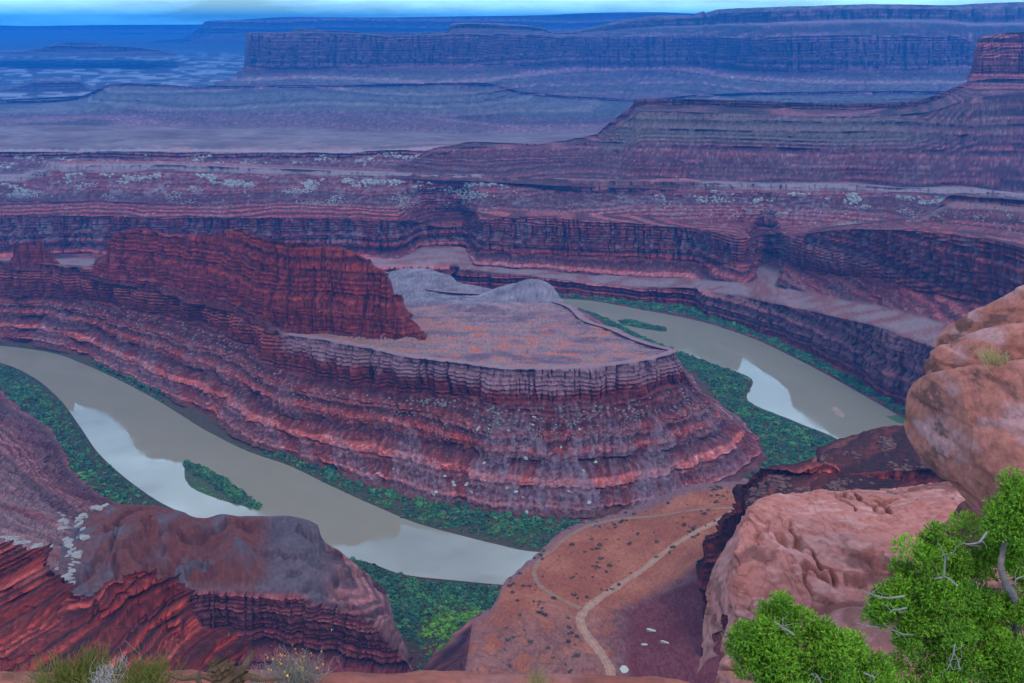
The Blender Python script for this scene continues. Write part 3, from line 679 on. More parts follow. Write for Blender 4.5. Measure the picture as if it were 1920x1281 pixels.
ridge_sheet('far_hill', np.linspace(-60, 330, 160), [(-60, 100), (60, 94), (100, 84), (125, 80), (170, 80), (200, 86), (260, 90), (330, 100)], [(-60, 104), (330, 106)], 9000, 250, 'low blue mesa on the distant plain', 43, 4)
ridge_sheet('far_hill', np.linspace(-60, 240, 140), [(-60, 176), (0, 170), (50, 160), (70, 153), (140, 153), (165, 165), (200, 176), (240, 184)], [(-60, 186), (240, 188)], 6900, 150, 'low hill at the left edge below the pale benches', 44, 2.5)
ridge_sheet('farthest_mesa', np.linspace(230, 1400, 480), [(230, 88), (300, 76), (340, 72), (360, 62), (378, 48), (384, 40), (450, 37), (550, 32), (700, 33), (840, 31), (1000, 29), (1120, 24), (1230, 23), (1320, 26), (1400, 26)], [(230, 92), (1400, 90)], 12500, 500, 'farthest long blue mesa under the clouds', 45, 5, rows=(16, 22), cliff=0.55)
ridge_sheet('horizon_upland', np.linspace(-260, 700, 260), [(-260, 49), (0, 48), (60, 49), (120, 48), (240, 47), (400, 46), (700, 46)], [(-260, 62), (700, 62)], 17000, 900, 'blue upland along the horizon', 46, 9, rows=(8, 8), cliff=0.4)

# ------------------------------------------------------------------ near side of the river
st_b = [(-170, 650), (0, 680), (60, 706), (110, 747), (150, 800), (185, 850), (240, 900), (310, 947), (400, 985), (550, 1030), (680, 1052), (760, 1078), (850, 1088), (945, 1097), (1100, 1112), (1300, 1125)]
st_e = [(-170, 690), (-30, 722), (35, 752), (85, 798), (118, 850), (160, 905), (225, 950), (300, 990), (420, 1060), (560, 1120), (690, 1140), (760, 1160), (850, 1180), (900, 1190), (1000, 1200), (1200, 1200)]
st_i = [(-170, 790), (-70, 810), (-20, 850), (30, 890), (60, 925), (100, 955), (150, 985), (250, 1030), (400, 1120), (560, 1200), (700, 1255), (760, 1262), (850, 1266), (900, 1268), (1000, 1270), (1200, 1270)]
st_z = [60, 60, 60, 60, 62, 66, 70, 60, 40, 25, 16, 14, 14, 14, 14, 14]
st_j = [(-170, 960), (-110, 975), (-40, 990), (10, 1003), (50, 1010), (90, 1018), (130, 1030), (220, 1080), (400, 1180), (560, 1260), (700, 1330), (760, 1340), (850, 1340), (900, 1340), (1000, 1340), (1200, 1340)]
st_jz = [128, 128, 128, 128, 128, 128, 126, 100, 60, 40, 30, 28, 28, 28, 28, 28]
st_k = [(-170, 1120), (-110, 1120), (-40, 1130), (10, 1140), (50, 1140), (90, 1150), (130, 1160), (220, 1200), (400, 1280), (560, 1340), (700, 1420), (760, 1430), (850, 1430), (900, 1430), (1000, 1430), (1200, 1430)]
U = np.linspace(0, len(st_b) - 1, 760)
nb0 = rail([at_z(a, b_, 0.2) for a, b_ in st_b], U)
nb1 = rail([at_z(a, b_, 7) for a, b_ in st_e], U)
nb2 = rail([at_z(a, b_, z) for (a, b_), z in zip(st_i, st_z)], U)
nb3 = rail([at_z(a, b_, z) for (a, b_), z in zip(st_j, st_jz)], U)
nb4 = rail([at_z(a, b_, z + 12) for (a, b_), z in zip(st_k, st_jz)], U)
dv_ = nb0 - nb1; dv_[:, 2] = 0; dv_ /= np.linalg.norm(dv_, axis=1, keepdims=True)
nbu = nb0 + dv_ * 8; nbu[:, 2] = -6
def paint_near(G, i):
    c = paint_red(G, i, grey=0.25, base=C_(0.17, 0.05, 0.042), dark=C_(0.09, 0.034, 0.034), talus=C_(0.15, 0.045, 0.036), gravel=C_(0.16, 0.11, 0.10))
    px, py = project(G)
    floor_ = smooth(620, 700, px) * smooth(34, 26, G[..., 2])
    n = fbm(np.stack([G[..., 0] / 26, G[..., 1] / 26, 0 * G[..., 0]], -1), 4, 171)
    c = mixc(c, mixc(C_(0.07, 0.085, 0.045) * np.ones(c.shape), C_(0.13, 0.055, 0.045), smooth(0.0, 0.3, n)), floor_)
    c = mixc(c, C_(0.09, 0.085, 0.05), smooth(9, 4, G[..., 2]) * (1 - floor_))
    return c
sheet('near_bank', [nbu, nb0, nb1, nb2, nb3, nb4], [(3, 0, 0, 0.05), (34, 0, 0, 0.2), (66, 0.0, 0.75, 0.2), (60, 0.0, 0.6, 0.4), (40, 0, 0.5, 0.5)], paint=paint_near, seed=51.0, unit=0.7, amp=1.3, flip=-1.0, label='red slope of the near river bank')

# rounded bench with grey and red soil, cliffs on its near and right side
PX = np.linspace(112, 772, 520)
T_ = [(112, 1030), (130, 1000), (150, 968), (165, 957), (200, 946), (260, 945), (330, 955), (380, 971), (418, 964), (450, 968), (520, 967), (575, 974), (598, 988), (604, 1008), (640, 1034), (662, 1052), (700, 1084), (728, 1112), (742, 1165), (758, 1202), (772, 1230)]
TY = [(112, 830), (165, 880), (330, 875), (520, 850), (598, 826), (640, 800), (700, 770), (742, 735), (772, 720)]
k1 = pc(PX, T_, Y=TY)
k0 = shift(k1, dy=70, dz=-55)
k3 = pc(PX, [(112, 1110), (200, 1128), (300, 1108), (340, 1108), (450, 1108), (560, 1112), (600, 1128), (640, 1140), (700, 1165), (742, 1215), (772, 1260)], Y=[(112, 735), (300, 742), (450, 742), (560, 738), (640, 720), (742, 700), (772, 695)])
k2 = k1 * 0.5 + k3 * 0.5; k2[:, 2] += 7
k4 = pc(PX, [(112, 1160), (300, 1160), (340, 1178), (450, 1200), (560, 1206), (640, 1236), (700, 1262), (742, 1290), (772, 1310)], dY=-9, ref=k3)
k5 = pc(PX, [(112, 1240), (340, 1250), (450, 1262), (560, 1262), (640, 1290), (772, 1330)], dY=-26, ref=k4)
k6 = shift(k5, dy=-60, dz=-20)
def dome_shape(G, i):
    for (a, b_, h, r, r2) in [(445, 1072, 24, 30, 26), (345, 1082, 12, 22, 20), (270, 1010, 12, 60, 60), (500, 1000, -9, 26, 40), (395, 1010, -7, 18, 50), (330, 1040, -6, 14, 40), (210, 1060, 8, 24, 60)]:
        Yb = 800 - (b_ - 1030) * 0.9
        p = at_y(a, b_, Yb)
        d = np.sqrt(((G[..., 0] - p[0]) / r) ** 2 + ((G[..., 1] - p[1]) / r2) ** 2)
        G[..., 2] += 1.5 * h * np.clip(1 - d, 0, 1) ** 1.2 * smooth(2.95, 2.7, i['sec']) * smooth(1.0, 1.3, i['sec'])
    rn = fbm(np.stack([G[..., 0] / 46, G[..., 1] / 60, 0 * G[..., 0]], -1), 4, 187)
    inside = smooth(3.0, 2.8, i['sec']) * smooth(1.0, 1.25, i['sec'])
    G[..., 2] += inside * (16 * rn - 7 * smooth(0.6, 1.0, 1 - np.abs(rn) * 4))
def paint_dome(G, i):
    c = paint_red(G, i, grey=0.35, base=C_(0.155, 0.05, 0.045), dark=C_(0.075, 0.035, 0.036), light=C_(0.25, 0.14, 0.125), talus=C_(0.14, 0.05, 0.042), gravel=C_(0.17, 0.14, 0.14))
    n = fbm(np.stack([G[..., 0] / 34, G[..., 1] / 50, 0 * G[..., 0]], -1), 4, 181)
    gr = fbm(np.stack([G[..., 0] / 3, G[..., 1] / 3, 0 * G[..., 0]], -1), 2, 191)
    px, py = project(G)
    soil = mixc(C_(0.185, 0.085, 0.062) * np.ones(c.shape), C_(0.165, 0.145, 0.14), np.clip(smooth(-0.02, 0.25, n) + smooth(470, 520, px) * 0.9 + smooth(1085, 1110, py) * 0.6 + smooth(190, 140, px) * 0.5, 0, 1))
    soil = soil * (1 + 0.6 * gr[..., None])
    return mixc(c, soil, smooth(0.7, 1.0, i['sec']) * smooth(3.0, 2.93, i['sec']) * smooth(640, 596, px + 20 * n))
sheet('rounded_bench', [k0, k1, k2, k3, k4, k5, k6], [(10, 0, 0.3, 0.2), (60, 0, 0.1, 0.25), (60, 0, 0.1, 0.25), (60, 1.0, 0, 0), (24, 0.2, 0.6, 0), (10, 0, 0.4, 0.2)], paint=paint_dome, after=dome_shape, seed=55.0, unit=0.6, amp=1.5, crag=1.5, label='rounded grey and red bench above the river')

# red tilted ridge at the lower left
PX = np.linspace(-170, 470, 520)
l1 = pc(PX, [(-170, 1000), (0, 1030), (60, 1041), (100, 1060), (140, 1092), (160, 1112), (185, 1100), (215, 1090), (255, 1082), (268, 1079), (290, 1094), (325, 1102), (338, 1120), (345, 1150), (375, 1178), (410, 1222), (470, 1300)], Y=[(-170, 600), (140, 560), (165, 545), (268, 560), (345, 555), (470, 520)])
l0 = shift(l1, dy=60, dz=-70)
l2 = pc(PX, [(-170, 1120), (0, 1135), (100, 1150), (200, 1165), (300, 1190), (345, 1205), (400, 1245), (470, 1330)], Y=[(-170, 560), (140, 520), (345, 530), (470, 500)])
l3 = pc(PX, [(-170, 1200), (200, 1225), (345, 1260), (470, 1370)], Y=[(-170, 490), (200, 478), (345, 485), (470, 470)])
l4 = pc(PX, 1420, Y=[(-170, 400), (470, 400)])
def paint_ridge(G, i):
    return paint_red(G, i, grey=0.15, base=C_(0.205, 0.05, 0.038), dark=C_(0.085, 0.03, 0.028), light=C_(0.28, 0.105, 0.085), talus=C_(0.17, 0.048, 0.037), gravel=C_(0.2, 0.11, 0.095))
sheet('red_ridge', [l0, l1, l2, l3, l4], [(10, 0.2, 0.5, 0), (70, 0.9, 0.3, 0), (60, 0.35, 0.8, 0), (60, 0.3, 0.8, 0)], paint=paint_ridge, seed=59.0, unit=0.6, amp=1.6, crag=2.0, tilt=(-0.55, 0.25), label='dark red tilted ridge at the lower left')

# bench with the dirt road
def zroad(x, y):
    x, y = np.asarray(x, float), np.asarray(y, float)
    n = fbm(np.stack([x / 60, y / 60, 0 * x], -1), 4, 201)
    sl = fbm(np.stack([x / 16 + 0.3 * y / 16, y / 22, 0 * x], -1), 4, 211)
    slick = smooth(760, 690, y - 0.25 * x)
    return 141 + 0.03 * np.clip(900 - y, 0, 400) + 26 * smooth(85, 190, x) + 2.2 * n + slick * 2.6 * sl
def on_road_bench(px, py):
    p = at_z(px, py, 145.0)
    for _ in range(12):
        p = at_z(px, py, zroad(p[..., 0], p[..., 1]))
    return p
PX = np.linspace(868, 1470, 480)
n1 = pc(PX, [(868, 1300), (880, 1220), (888, 1180), (906, 1162), (930, 1140), (944, 1102), (970, 1080), (1000, 1050), (1020, 1030), (1042, 1008), (1070, 990), (1120, 976), (1160, 967), (1220, 961), (1290, 954), (1370, 946), (1470, 938)], z=141)
n1[:, 1] += 4 * perlin(np.stack([PX / 14, 0 * PX, 0 * PX], -1), 3) * 2
n2 = pc(PX, 1400, z=150)
def bench_z(G, i):
    G[..., 2] = zroad(G[..., 0], G[..., 1])
def paint_road_bench(G, i):
    x, y = G[..., 0], G[..., 1]
    px, py = project(G)
    n = fbm(np.stack([x / 40, y / 40, 0 * x], -1), 5, 221)
    g = fbm(np.stack([x / 2.2, y / 2.2, 0 * x], -1), 3, 231)
    c = mixc(C_(0.33, 0.15, 0.10) * np.ones(G.shape), C_(0.44, 0.225, 0.15), smooth(-0.2, 0.3, n))
    # purple-brown slickrock to the lower right and along the rim
    lower = smooth(-15, 25, (x - (95 - 0.40 * (820 - y) * 0.0)) + 0.0 * y) * 0
    bx = np.interp(py, [940, 1000, 1060, 1110, 1150, 1281, 1400], [1420, 1400, 1330, 1230, 1150, 1150, 1150])
    purple = smooth(-25, 25, px - bx + 60 * n)
    c = mixc(c, mixc(C_(0.15, 0.055, 0.052) * np.ones(c.shape), C_(0.19, 0.085, 0.078), smooth(-0.2, 0.2, g + n)), purple)
    sl = fbm(np.stack([x / 16 + 0.3 * y / 16, y / 22, 0 * x], -1), 4, 211)
    r = 1 - np.abs(sl) * 5
    grey = smooth(1110, 1200, py + 40 * n) * (1 - purple) * 0.8 + 0.7 * smooth(30, 0, np.abs(px - bx - 8))
    c = mixc(c, C_(0.26, 0.18, 0.155), 0.75 * np.clip(grey, 0, 1) * smooth(-0.3, 0.1, sl))
    c = mixc(c, C_(0.09, 0.05, 0.045), 0.6 * smooth(0.6, 1.0, r) * np.clip(grey + 0.3 * purple, 0, 1))
    rim = smooth(12, 2, np.abs(i['sec'] * 150))
    c = mixc(c, C_(0.24, 0.165, 0.15), rim)
    return 1.15 * c * (1 + 0.6 * np.minimum(g, 0.25)[..., None])
sheet('road_bench', [n1, n2], [(240, 0, 0, 0.0)], mat=M_SOIL, paint=paint_road_bench, after=bench_z, seed=63.0, unit=0.6, amp=1.0, label='red earth bench crossed by the dirt road')
T = np.gradient(n1, axis=0); out = np.stack([-T[:, 1], T[:, 0], 0 * T[:, 0]], -1); out /= np.linalg.norm(out, axis=1, keepdims=True)
n1c = n1.copy(); n1c[:, 2] = zroad(n1[:, 0], n1[:, 1]) - 0.2
nin = n1c - out * 5; nin[:, 2] = zroad(nin[:, 0], nin[:, 1]) - 0.7
w1 = n1c + out * 7; w1[:, 2] = 92
w2 = n1c + out * 45; w2[:, 2] = 45
w3 = n1c + out * 110; w3[:, 2] = 4
sheet('road_bench_wall', [w3, w2, w1, n1c, nin], [(20, 0, 0.8, 0), (24, 0.2, 0.7, 0), (46, 0.9, 0, 0), (3, 0, 0, 0)], paint=lambda G, i: paint_red(G, i, grey=0.3, base=C_(0.16, 0.062, 0.055), dark=C_(0.08, 0.04, 0.04), light=C_(0.26, 0.16, 0.14)), seed=67.0, unit=0.55, flip=-1.0, label='cliff below the road bench')

# dirt road and the lesser track, sheets on the bench
M_DIRT = tinted('packed_red_dirt', scale=0.35, amount=0.15)
def road(name, pts, width, label, colr):
    pts = np.array(pts, float)
    tt = np.arange(len(pts)); q = np.linspace(0, len(pts) - 1, 260)
    P = on_road_bench(pchip(tt, pts[:, 0], q), pchip(tt, pts[:, 1], q))
    T = np.gradient(P, axis=0); nn = np.stack([T[:, 1], -T[:, 0]], -1); nn /= np.linalg.norm(nn, axis=1, keepdims=True)
    k = np.linspace(-0.5, 0.5, 9)
    w = width * (1 + 0.35 * perlin(np.stack([q * 1.7, 0 * q, 0 * q], -1), 5) + 0.35 * perlin(np.stack([q * 7.3, 0 * q, 0 * q], -1), 6))
    G = np.zeros((len(k), len(q), 3))
    for a, kk in enumerate(k):
        G[a, :, 0] = P[:, 0] + nn[:, 0] * kk * w; G[a, :, 1] = P[:, 1] + nn[:, 1] * kk * w
        G[a, :, 2] = zroad(G[a, :, 0], G[a, :, 1]) + 0.5 - 0.35 * (abs(kk) > 0.49)
    rut = 1 - 0.16 * (np.abs(np.abs(k) - 0.22) < 0.08)[:, None]
    c = np.array(colr) * (rut * (1 + 0.25 * perlin(np.stack([G[..., 0] / 5, G[..., 1] / 5, 0 * G[..., 0]], -1), 8)))[..., None]
    o = mesh_obj(name, G.reshape(-1, 3), grid_faces(len(k), len(q)), M_DIRT, c.reshape(-1, 3))
    return tag(o, label, kind='structure')
road('dirt_road', [(1440, 918), (1372, 962), (1330, 985), (1290, 1006), (1240, 1040), (1200, 1072), (1160, 1098), (1120, 1125), (1096, 1146), (1088, 1162), (1094, 1182), (1112, 1206), (1134, 1236), (1145, 1262), (1140, 1300)], 7.0, 'winding dirt road down the red bench', (0.29, 0.15, 0.105))
road('dirt_track', [(1372, 952), (1300, 957), (1230, 968), (1160, 974), (1110, 985), (1070, 1004), (1035, 1032), (1008, 1056), (1001, 1072), (1006, 1090), (1024, 1108), (1052, 1124), (1090, 1142)], 4.6, 'faint side track looping along the bench rim', (0.215, 0.105, 0.072))
# rain puddles
def puddle(px, py, w, h):
    a = np.linspace(0, 2 * math.pi, 22, endpoint=False)
    r = 1 + 0.35 * perlin(np.stack([np.cos(a) * 1.3 + px, np.sin(a) * 1.3 + py, 0 * a], -1))
    P = on_road_bench(px + np.cos(a) * w * r, py + np.sin(a) * h * r)
    z = P[:, 2].mean() + 0.9
    V = np.concatenate([np.c_[P[:, :2], np.full(22, z)], [[P[:, 0].mean(), P[:, 1].mean(), z]], np.c_[P[:, :2], np.full(22, z - 6)]])
    Fc = [(k, (k + 1) % 22, 22) for k in range(22)] + [(k, k + 23, (k + 1) % 22) for k in range(22)] + [((k + 1) % 22, k + 23, (k + 1) % 22 + 23) for k in range(22)]
    return mesh_obj('puddle', V, np.array(Fc), M_WATER)
for (a, b_, w, h, lab) in [(1170, 1257, 8, 7, 'largest rain puddle, beside the dirt road at the bottom'), (1222, 1183, 10, 2, 'long thin puddle, uppermost on the purple slickrock'), (1208, 1210, 7, 1.6, 'small puddle just left of the lower thin puddle'), (1248, 1206, 11, 1.6, 'lower long thin puddle on the purple slickrock')]:
    tag(puddle(a, b_, w, h), lab, 'puddle', 'rain puddles on the slickrock')

# dark promontory under the viewpoint and the rubble hill behind it
PX = np.linspace(1318, 1960, 480)
p_top = [(1318, 1070), (1322, 1020), (1328, 1011), (1340, 1008), (1354, 1004), (1360, 986), (1372, 962), (1388, 930), (1404, 908), (1440, 880), (1500, 871), (1540, 866), (1600, 880), (1960, 880)]
v2 = pc(PX, p_top, Y=[(1318, 650), (1440, 680), (1960, 600)])
v1 = pc(PX, [(1318, 1130), (1330, 1175), (1400, 1230), (1540, 1230), (1960, 1230)], Y=[(1318, 640), (1440, 650), (1960, 560)])
v0 = pc(PX, [(1318, 1190), (1330, 1260), (1400, 1340), (1960, 1340)], Y=[(1318, 620), (1400, 590), (1960, 520)])
v3 = shift(v2, dy=14, dz=-5)
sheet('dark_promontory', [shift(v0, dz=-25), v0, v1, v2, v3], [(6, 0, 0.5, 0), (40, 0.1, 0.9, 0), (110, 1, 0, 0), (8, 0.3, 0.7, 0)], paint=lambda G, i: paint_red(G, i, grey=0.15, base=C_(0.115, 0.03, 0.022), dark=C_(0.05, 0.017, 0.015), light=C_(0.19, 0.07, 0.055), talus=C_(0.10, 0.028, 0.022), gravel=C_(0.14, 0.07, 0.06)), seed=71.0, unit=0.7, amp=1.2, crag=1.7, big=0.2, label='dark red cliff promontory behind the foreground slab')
PX = np.linspace(1400, 1960, 400)
y2 = pc(PX, [(1400, 915), (1440, 882), (1500, 871), (1530, 862), (1548, 845), (1570, 830), (1592, 818), (1640, 806), (1710, 795), (1960, 770)], Y=[(1400, 690), (1530, 720), (1600, 760), (1960, 760)])
y3 = shift(y2, dy=60, dz=-40)
y1 = pc(PX, [(1400, 930), (1440, 900), (1540, 885), (1600, 880), (1960, 880)], Y=[(1400, 670), (1530, 670), (1960, 640)])
y0 = pc(PX, 1010, Y=560)
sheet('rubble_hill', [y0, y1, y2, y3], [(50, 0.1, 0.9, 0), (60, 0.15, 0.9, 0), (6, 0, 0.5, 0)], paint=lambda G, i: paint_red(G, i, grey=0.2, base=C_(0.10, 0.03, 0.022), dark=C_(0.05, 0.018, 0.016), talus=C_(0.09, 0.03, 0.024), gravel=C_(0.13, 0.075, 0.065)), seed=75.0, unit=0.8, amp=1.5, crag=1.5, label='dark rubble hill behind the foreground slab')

# ------------------------------------------------------------------ scattered rocks, scrub and bushes
def scatter(sheet_name, n, mask, rows=None, seed=1):
    """n random points on a terrain sheet, by area, where mask(px, py, z) > random"""
    r = np.random.default_rng(seed)
    G = o_grids[sheet_name]
    if rows: G = G[int(rows[0] * o_lod.get(sheet_name, 1)):int(math.ceil(rows[1] * o_lod.get(sheet_name, 1)))]
    a, b_, d = G[:-1, :-1], G[:-1, 1:], G[1:, :-1]
    area = np.linalg.norm(np.cross(b_ - a, d - a), axis=-1)
    px, py = project(a)
    w = area * np.clip(mask(px, py, a[..., 2]), 0, 1)
    w = w.ravel() / w.sum()
    k = r.choice(len(w), n, p=w)
    i, j = np.unravel_index(k, area.shape)
    u, v = r.random((n, 1)), r.random((n, 1))
    return G[i, j] * (1 - u) * (1 - v) + G[i, j + 1] * u * (1 - v) + G[i + 1, j] * v * (1 - u) + G[i + 1, j + 1] * u * v

def tile(base_list, pos, scale, rot, tint, seed=0):
    """many copies of small meshes joined: returns V, F, C"""
    r = np.random.default_rng(seed)
    V, Fa, Cc, off = [], [], [], 0
    pick = r.integers(0, len(base_list), len(pos))
    for k, (bv, bf) in enumerate(base_list):
        m_ = np.where(pick == k)[0]
        if not len(m_): continue
        c, s_ = np.cos(rot[m_])[:, None], np.sin(rot[m_])[:, None]
        x = bv[None, :, 0] * c - bv[None, :, 1] * s_; y = bv[None, :, 0] * s_ + bv[None, :, 1] * c
        P = np.stack([x * scale[m_, None, 0], y * scale[m_, None, 0], np.broadcast_to(bv[None, :, 2], x.shape) * scale[m_, None, 1]], -1) + pos[m_, None, :]
        V.append(P.reshape(-1, 3))
        Fa.append((bf[None] + (np.arange(len(m_)) * len(bv))[:, None, None]).reshape(-1, 3) + off)
        Cc.append(np.repeat(tint[m_], len(bv), 0)); off += len(m_) * len(bv)
    return np.concatenate(V), np.concatenate(Fa), np.concatenate(Cc)

def bush_mesh(n, seed):
    """a bush as n leafy spray triangles spread over a rough dome"""
    r = np.random.default_rng(seed)
    d = r.normal(size=(n, 3)); d[:, 2] = np.abs(d[:, 2]) * 0.9 + 0.05; d /= np.linalg.norm(d, axis=1, keepdims=True)
    lob = 0.75 + 0.45 * r.random(n)
    c = d * lob[:, None] * np.array([0.85, 0.85, 0.95])
    V = []
    for k in range(n):
        a = np.cross(d[k], r.normal(size=3)); a /= np.linalg.norm(a); b2 = np.cross(d[k], a) * 0.8 + d[k] * r.normal(0, 0.5)
        s_ = r.uniform(0.34, 0.56)
        V += [c[k] + a * s_, c[k] - a * s_ * 0.6 + b2 * s_, c[k] - a * s_ * 0.5 - b2 * s_ * 0.8]
    return np.array(V), np.arange(n * 3).reshape(-1, 3)
def rock_mesh(seed, flat=0.7):
    """angular block: a cube with knocked-off, uneven corners"""
    r = np.random.default_rng(seed)
    V = np.array([(x, y, z) for z in (-0.5, 0.5) for y in (-0.5, 0.5) for x in (-0.5, 0.5)], float)
    V *= r.uniform(0.6, 1.1, (8, 3)); V[:, 2] *= flat; V[:, 2] += 0.2
    Fq = [(0, 2, 3, 1), (4, 5, 7, 6), (0, 1, 5, 4), (2, 6, 7, 3), (0, 4, 6, 2), (1, 3, 7, 5)]
    return V, np.array([t_ for a, b_, c, d in Fq for t_ in ((a, b_, c), (a, c, d))])
BUSHES = [bush_mesh(25, 100 + k) for k in range(6)]
ROCKS = [rock_mesh(200 + k) for k in range(8)]

M_LEAF = tinted('riverside_foliage', scale=0.4, amount=0.3, rough=0.8)
M_PALE = tinted('pale_boulder_rock', scale=0.5, amount=0.2)
def bush_stuff(name, parts, label, seed):
    pos, sc, tint = [], [], []
    r = np.random.default_rng(seed)
    for P, (r0, r1), hr, kind in parts:
        n = len(P); pos.append(P)
        s_ = r.uniform(r0, r1, n) * (0.45 + 0.9 * r.random(n) ** 1.5)
        sc.append(np.c_[s_, s_ * r.uniform(hr[0], hr[1], n)])
        nz = fbm(np.c_[P[:, :2] / 30, np.zeros(n)], 3, 301 + seed) + r.normal(0, 0.12, n)
        base = mixc(np.tile(C_(0.034, 0.095, 0.052), (n, 1)), C_(0.062, 0.185, 0.062), smooth(-0.1, 0.4, nz))
        base = mixc(base, C_(0.11, 0.24, 0.02), np.clip(kind(P), 0, 1) * smooth(-0.25, 0.15, nz + 0.1))
        base = mixc(base, C_(0.10, 0.12, 0.05), 0.6 * (r.random(n) < 0.08))
        tint.append(base * r.uniform(0.6, 1.3, (n, 1)))
    pos, sc, tint = np.concatenate(pos), np.concatenate(sc), np.concatenate(tint)
    V, Fa, Cc = tile(BUSHES, pos, sc, r.uniform(0, 6.28, len(pos)), tint, seed)
    return tag(mesh_obj(name, V, Fa, M_LEAF, Cc), label, kind='stuff')
no_lime = lambda P: np.zeros(len(P)) + 0.08
def lime_floor(P):
    px, py = project(P)
    n = fbm(np.c_[P[:, :2] / 22, np.zeros(len(P))], 3, 333)
    return smooth(1130, 1160, py) * smooth(780, 800, px + 30 * n) * smooth(1260, 1225, py) * 1.0
lim_strip = lambda P: 0.25 * (fbm(np.c_[P[:, :2] / 40, np.zeros(len(P))], 2, 341) > 0.12)
# near left bank and the thicket on the canyon floor
nB = scatter('near_bank', 1900, lambda px, py, z: smooth(420, 400, px) * smooth(9.5, 6.5, z) * smooth(0.3, 0.8, z), rows=(3, 44), seed=2)
fl = scatter('near_bank', 3300, lambda px, py, z: smooth(560, 620, px) * smooth(15, 11, z) * smooth(0.3, 0.8, z) * smooth(1225, 1130, py), rows=(3, 110), seed=3)
fl2 = scatter('near_bank', 1300, lambda px, py, z: smooth(640, 700, px) * smooth(1120, 1200, py) * smooth(990, 940, px) * smooth(40, 20, z), rows=(30, 150), seed=4)
bush_stuff('riverside_bushes', [(nB, (2.6, 4.6), (0.7, 1.1), lim_strip), (fl, (2.4, 3.8), (0.8, 1.2), lime_floor), (fl2, (1.0, 2.0), (0.6, 0.9), lime_floor)], 'green riverside thicket on the near bank', 2)
# peninsula banks
pb = scatter('peninsula_wall', 2600, lambda px, py, z: (smooth(170, 200, px) * smooth(310, 290, px) + smooth(480, 520, px) * (px < 1330) * smooth(7.5, 5.0, z + smooth(1000, 1100, px) * 3)) * smooth(0.2, 0.6, z) * smooth(9, 7, z), rows=(3, 26), seed=5)
pr = scatter('peninsula_wall', 2900, lambda px, py, z: (py < 945) * (px > 1080) * smooth(0.2, 0.6, z) * smooth(6.4, 5.2, z + 1.5 * smooth(1420, 1300, px) * (py > 700)), rows=(3, 22), seed=6)
bush_stuff('peninsula_bushes', [(pb, (2.4, 4.2), (0.7, 1.1), lim_strip), (pr, (2.6, 4.4), (0.7, 1.0), no_lime)], 'green bushes along the foot of the peninsula', 5)
# far bank
fb = scatter('gorge_wall', 1700, lambda px, py, z: smooth(840, 870, px) * (px < 1740) * smooth(0.2, 0.8, z) * smooth(9, 6, z), rows=(3, 15), seed=7)
bush_stuff('far_bank_bushes', [(fb, (3.0, 5.2), (0.7, 1.1), lim_strip)], 'green bushes at the foot of the far gorge wall', 7)

# islands: low silt bars with a thicket on them
def island(name, outline, z, label, colr):
    P = np.array([at_z(a, b_, 0.0) for a, b_ in outline])
    t_ = np.arange(len(P) + 1); q = np.linspace(0, len(P), 64, endpoint=False)
    Pc = np.concatenate([P, P[:1]])
    R = np.stack([pchip(t_, Pc[:, k], q) for k in range(2)], -1)
    c = R.mean(0)
    V, Cc = [], []
    for f, zz in ((1.03, -2.0), (1.0, 0.15), (0.8, z * 0.7), (0.45, z), (0.0, z)):
        V.append(np.c_[c + (R - c) * f, np.full(64, zz)])
    G = np.stack(V); G = np.concatenate([G, G[:, :1]], 1)
    col = np.tile(np.array(colr), (G.shape[0] * G.shape[1], 1)) * (1 + 0.3 * perlin(G.reshape(-1, 3) / 6, 4))[:, None]
    o = mesh_obj(name, G.reshape(-1, 3), grid_faces(G.shape[0], G.shape[1])[:, ::-1], M_SOIL, col)
    o_grids[o.name] = G
    return tag(o, label, kind='structure'), G
i1, G1 = island('river_island', [(346, 868), (352, 864), (390, 882), (430, 905), (468, 932), (486, 950), (482, 954), (440, 945), (405, 934), (366, 918), (348, 898)], 1.0, 'narrow brushy island in the left reach of the river', (0.05, 0.055, 0.03))
ip = scatter(i1.name, 520, lambda px, py, z: smooth(-6, 3, (px - 346) * 0.62 + 866 - py + 14), seed=8)
ip2 = scatter(i1.name, 160, lambda px, py, z: smooth(2, -6, (px - 346) * 0.62 + 866 - py + 24), seed=9)
i2, G2 = island('river_island', [(1160, 602), (1175, 600), (1215, 608), (1250, 617), (1245, 622), (1205, 616), (1170, 609)], 0.8, 'small brushy island in the right reach of the river', (0.05, 0.05, 0.03))
iq = scatter(i2.name, 240, lambda px, py, z: 1 + 0 * px, seed=10)
bush_stuff('island_bushes', [(ip, (2.0, 3.2), (0.9, 1.4), no_lime), (ip2, (1.0, 1.8), (0.3, 0.5), lambda P: np.full(len(P), 0.45)), (iq, (2.4, 3.6), (0.8, 1.1), no_lime)], 'green thicket covering the river islands', 9)
island('sand_bar', [(1556, 764), (1566, 762), (1582, 775), (1580, 783), (1570, 781), (1562, 772)], 0.5, 'small pale sand bar in the right reach', (0.26, 0.17, 0.14))
island('sand_bar', [(1660, 781), (1690, 778), (1720, 788), (1725, 796), (1690, 794)], 0.5, 'green flat at the end of the right reach', (0.05, 0.1, 0.035))

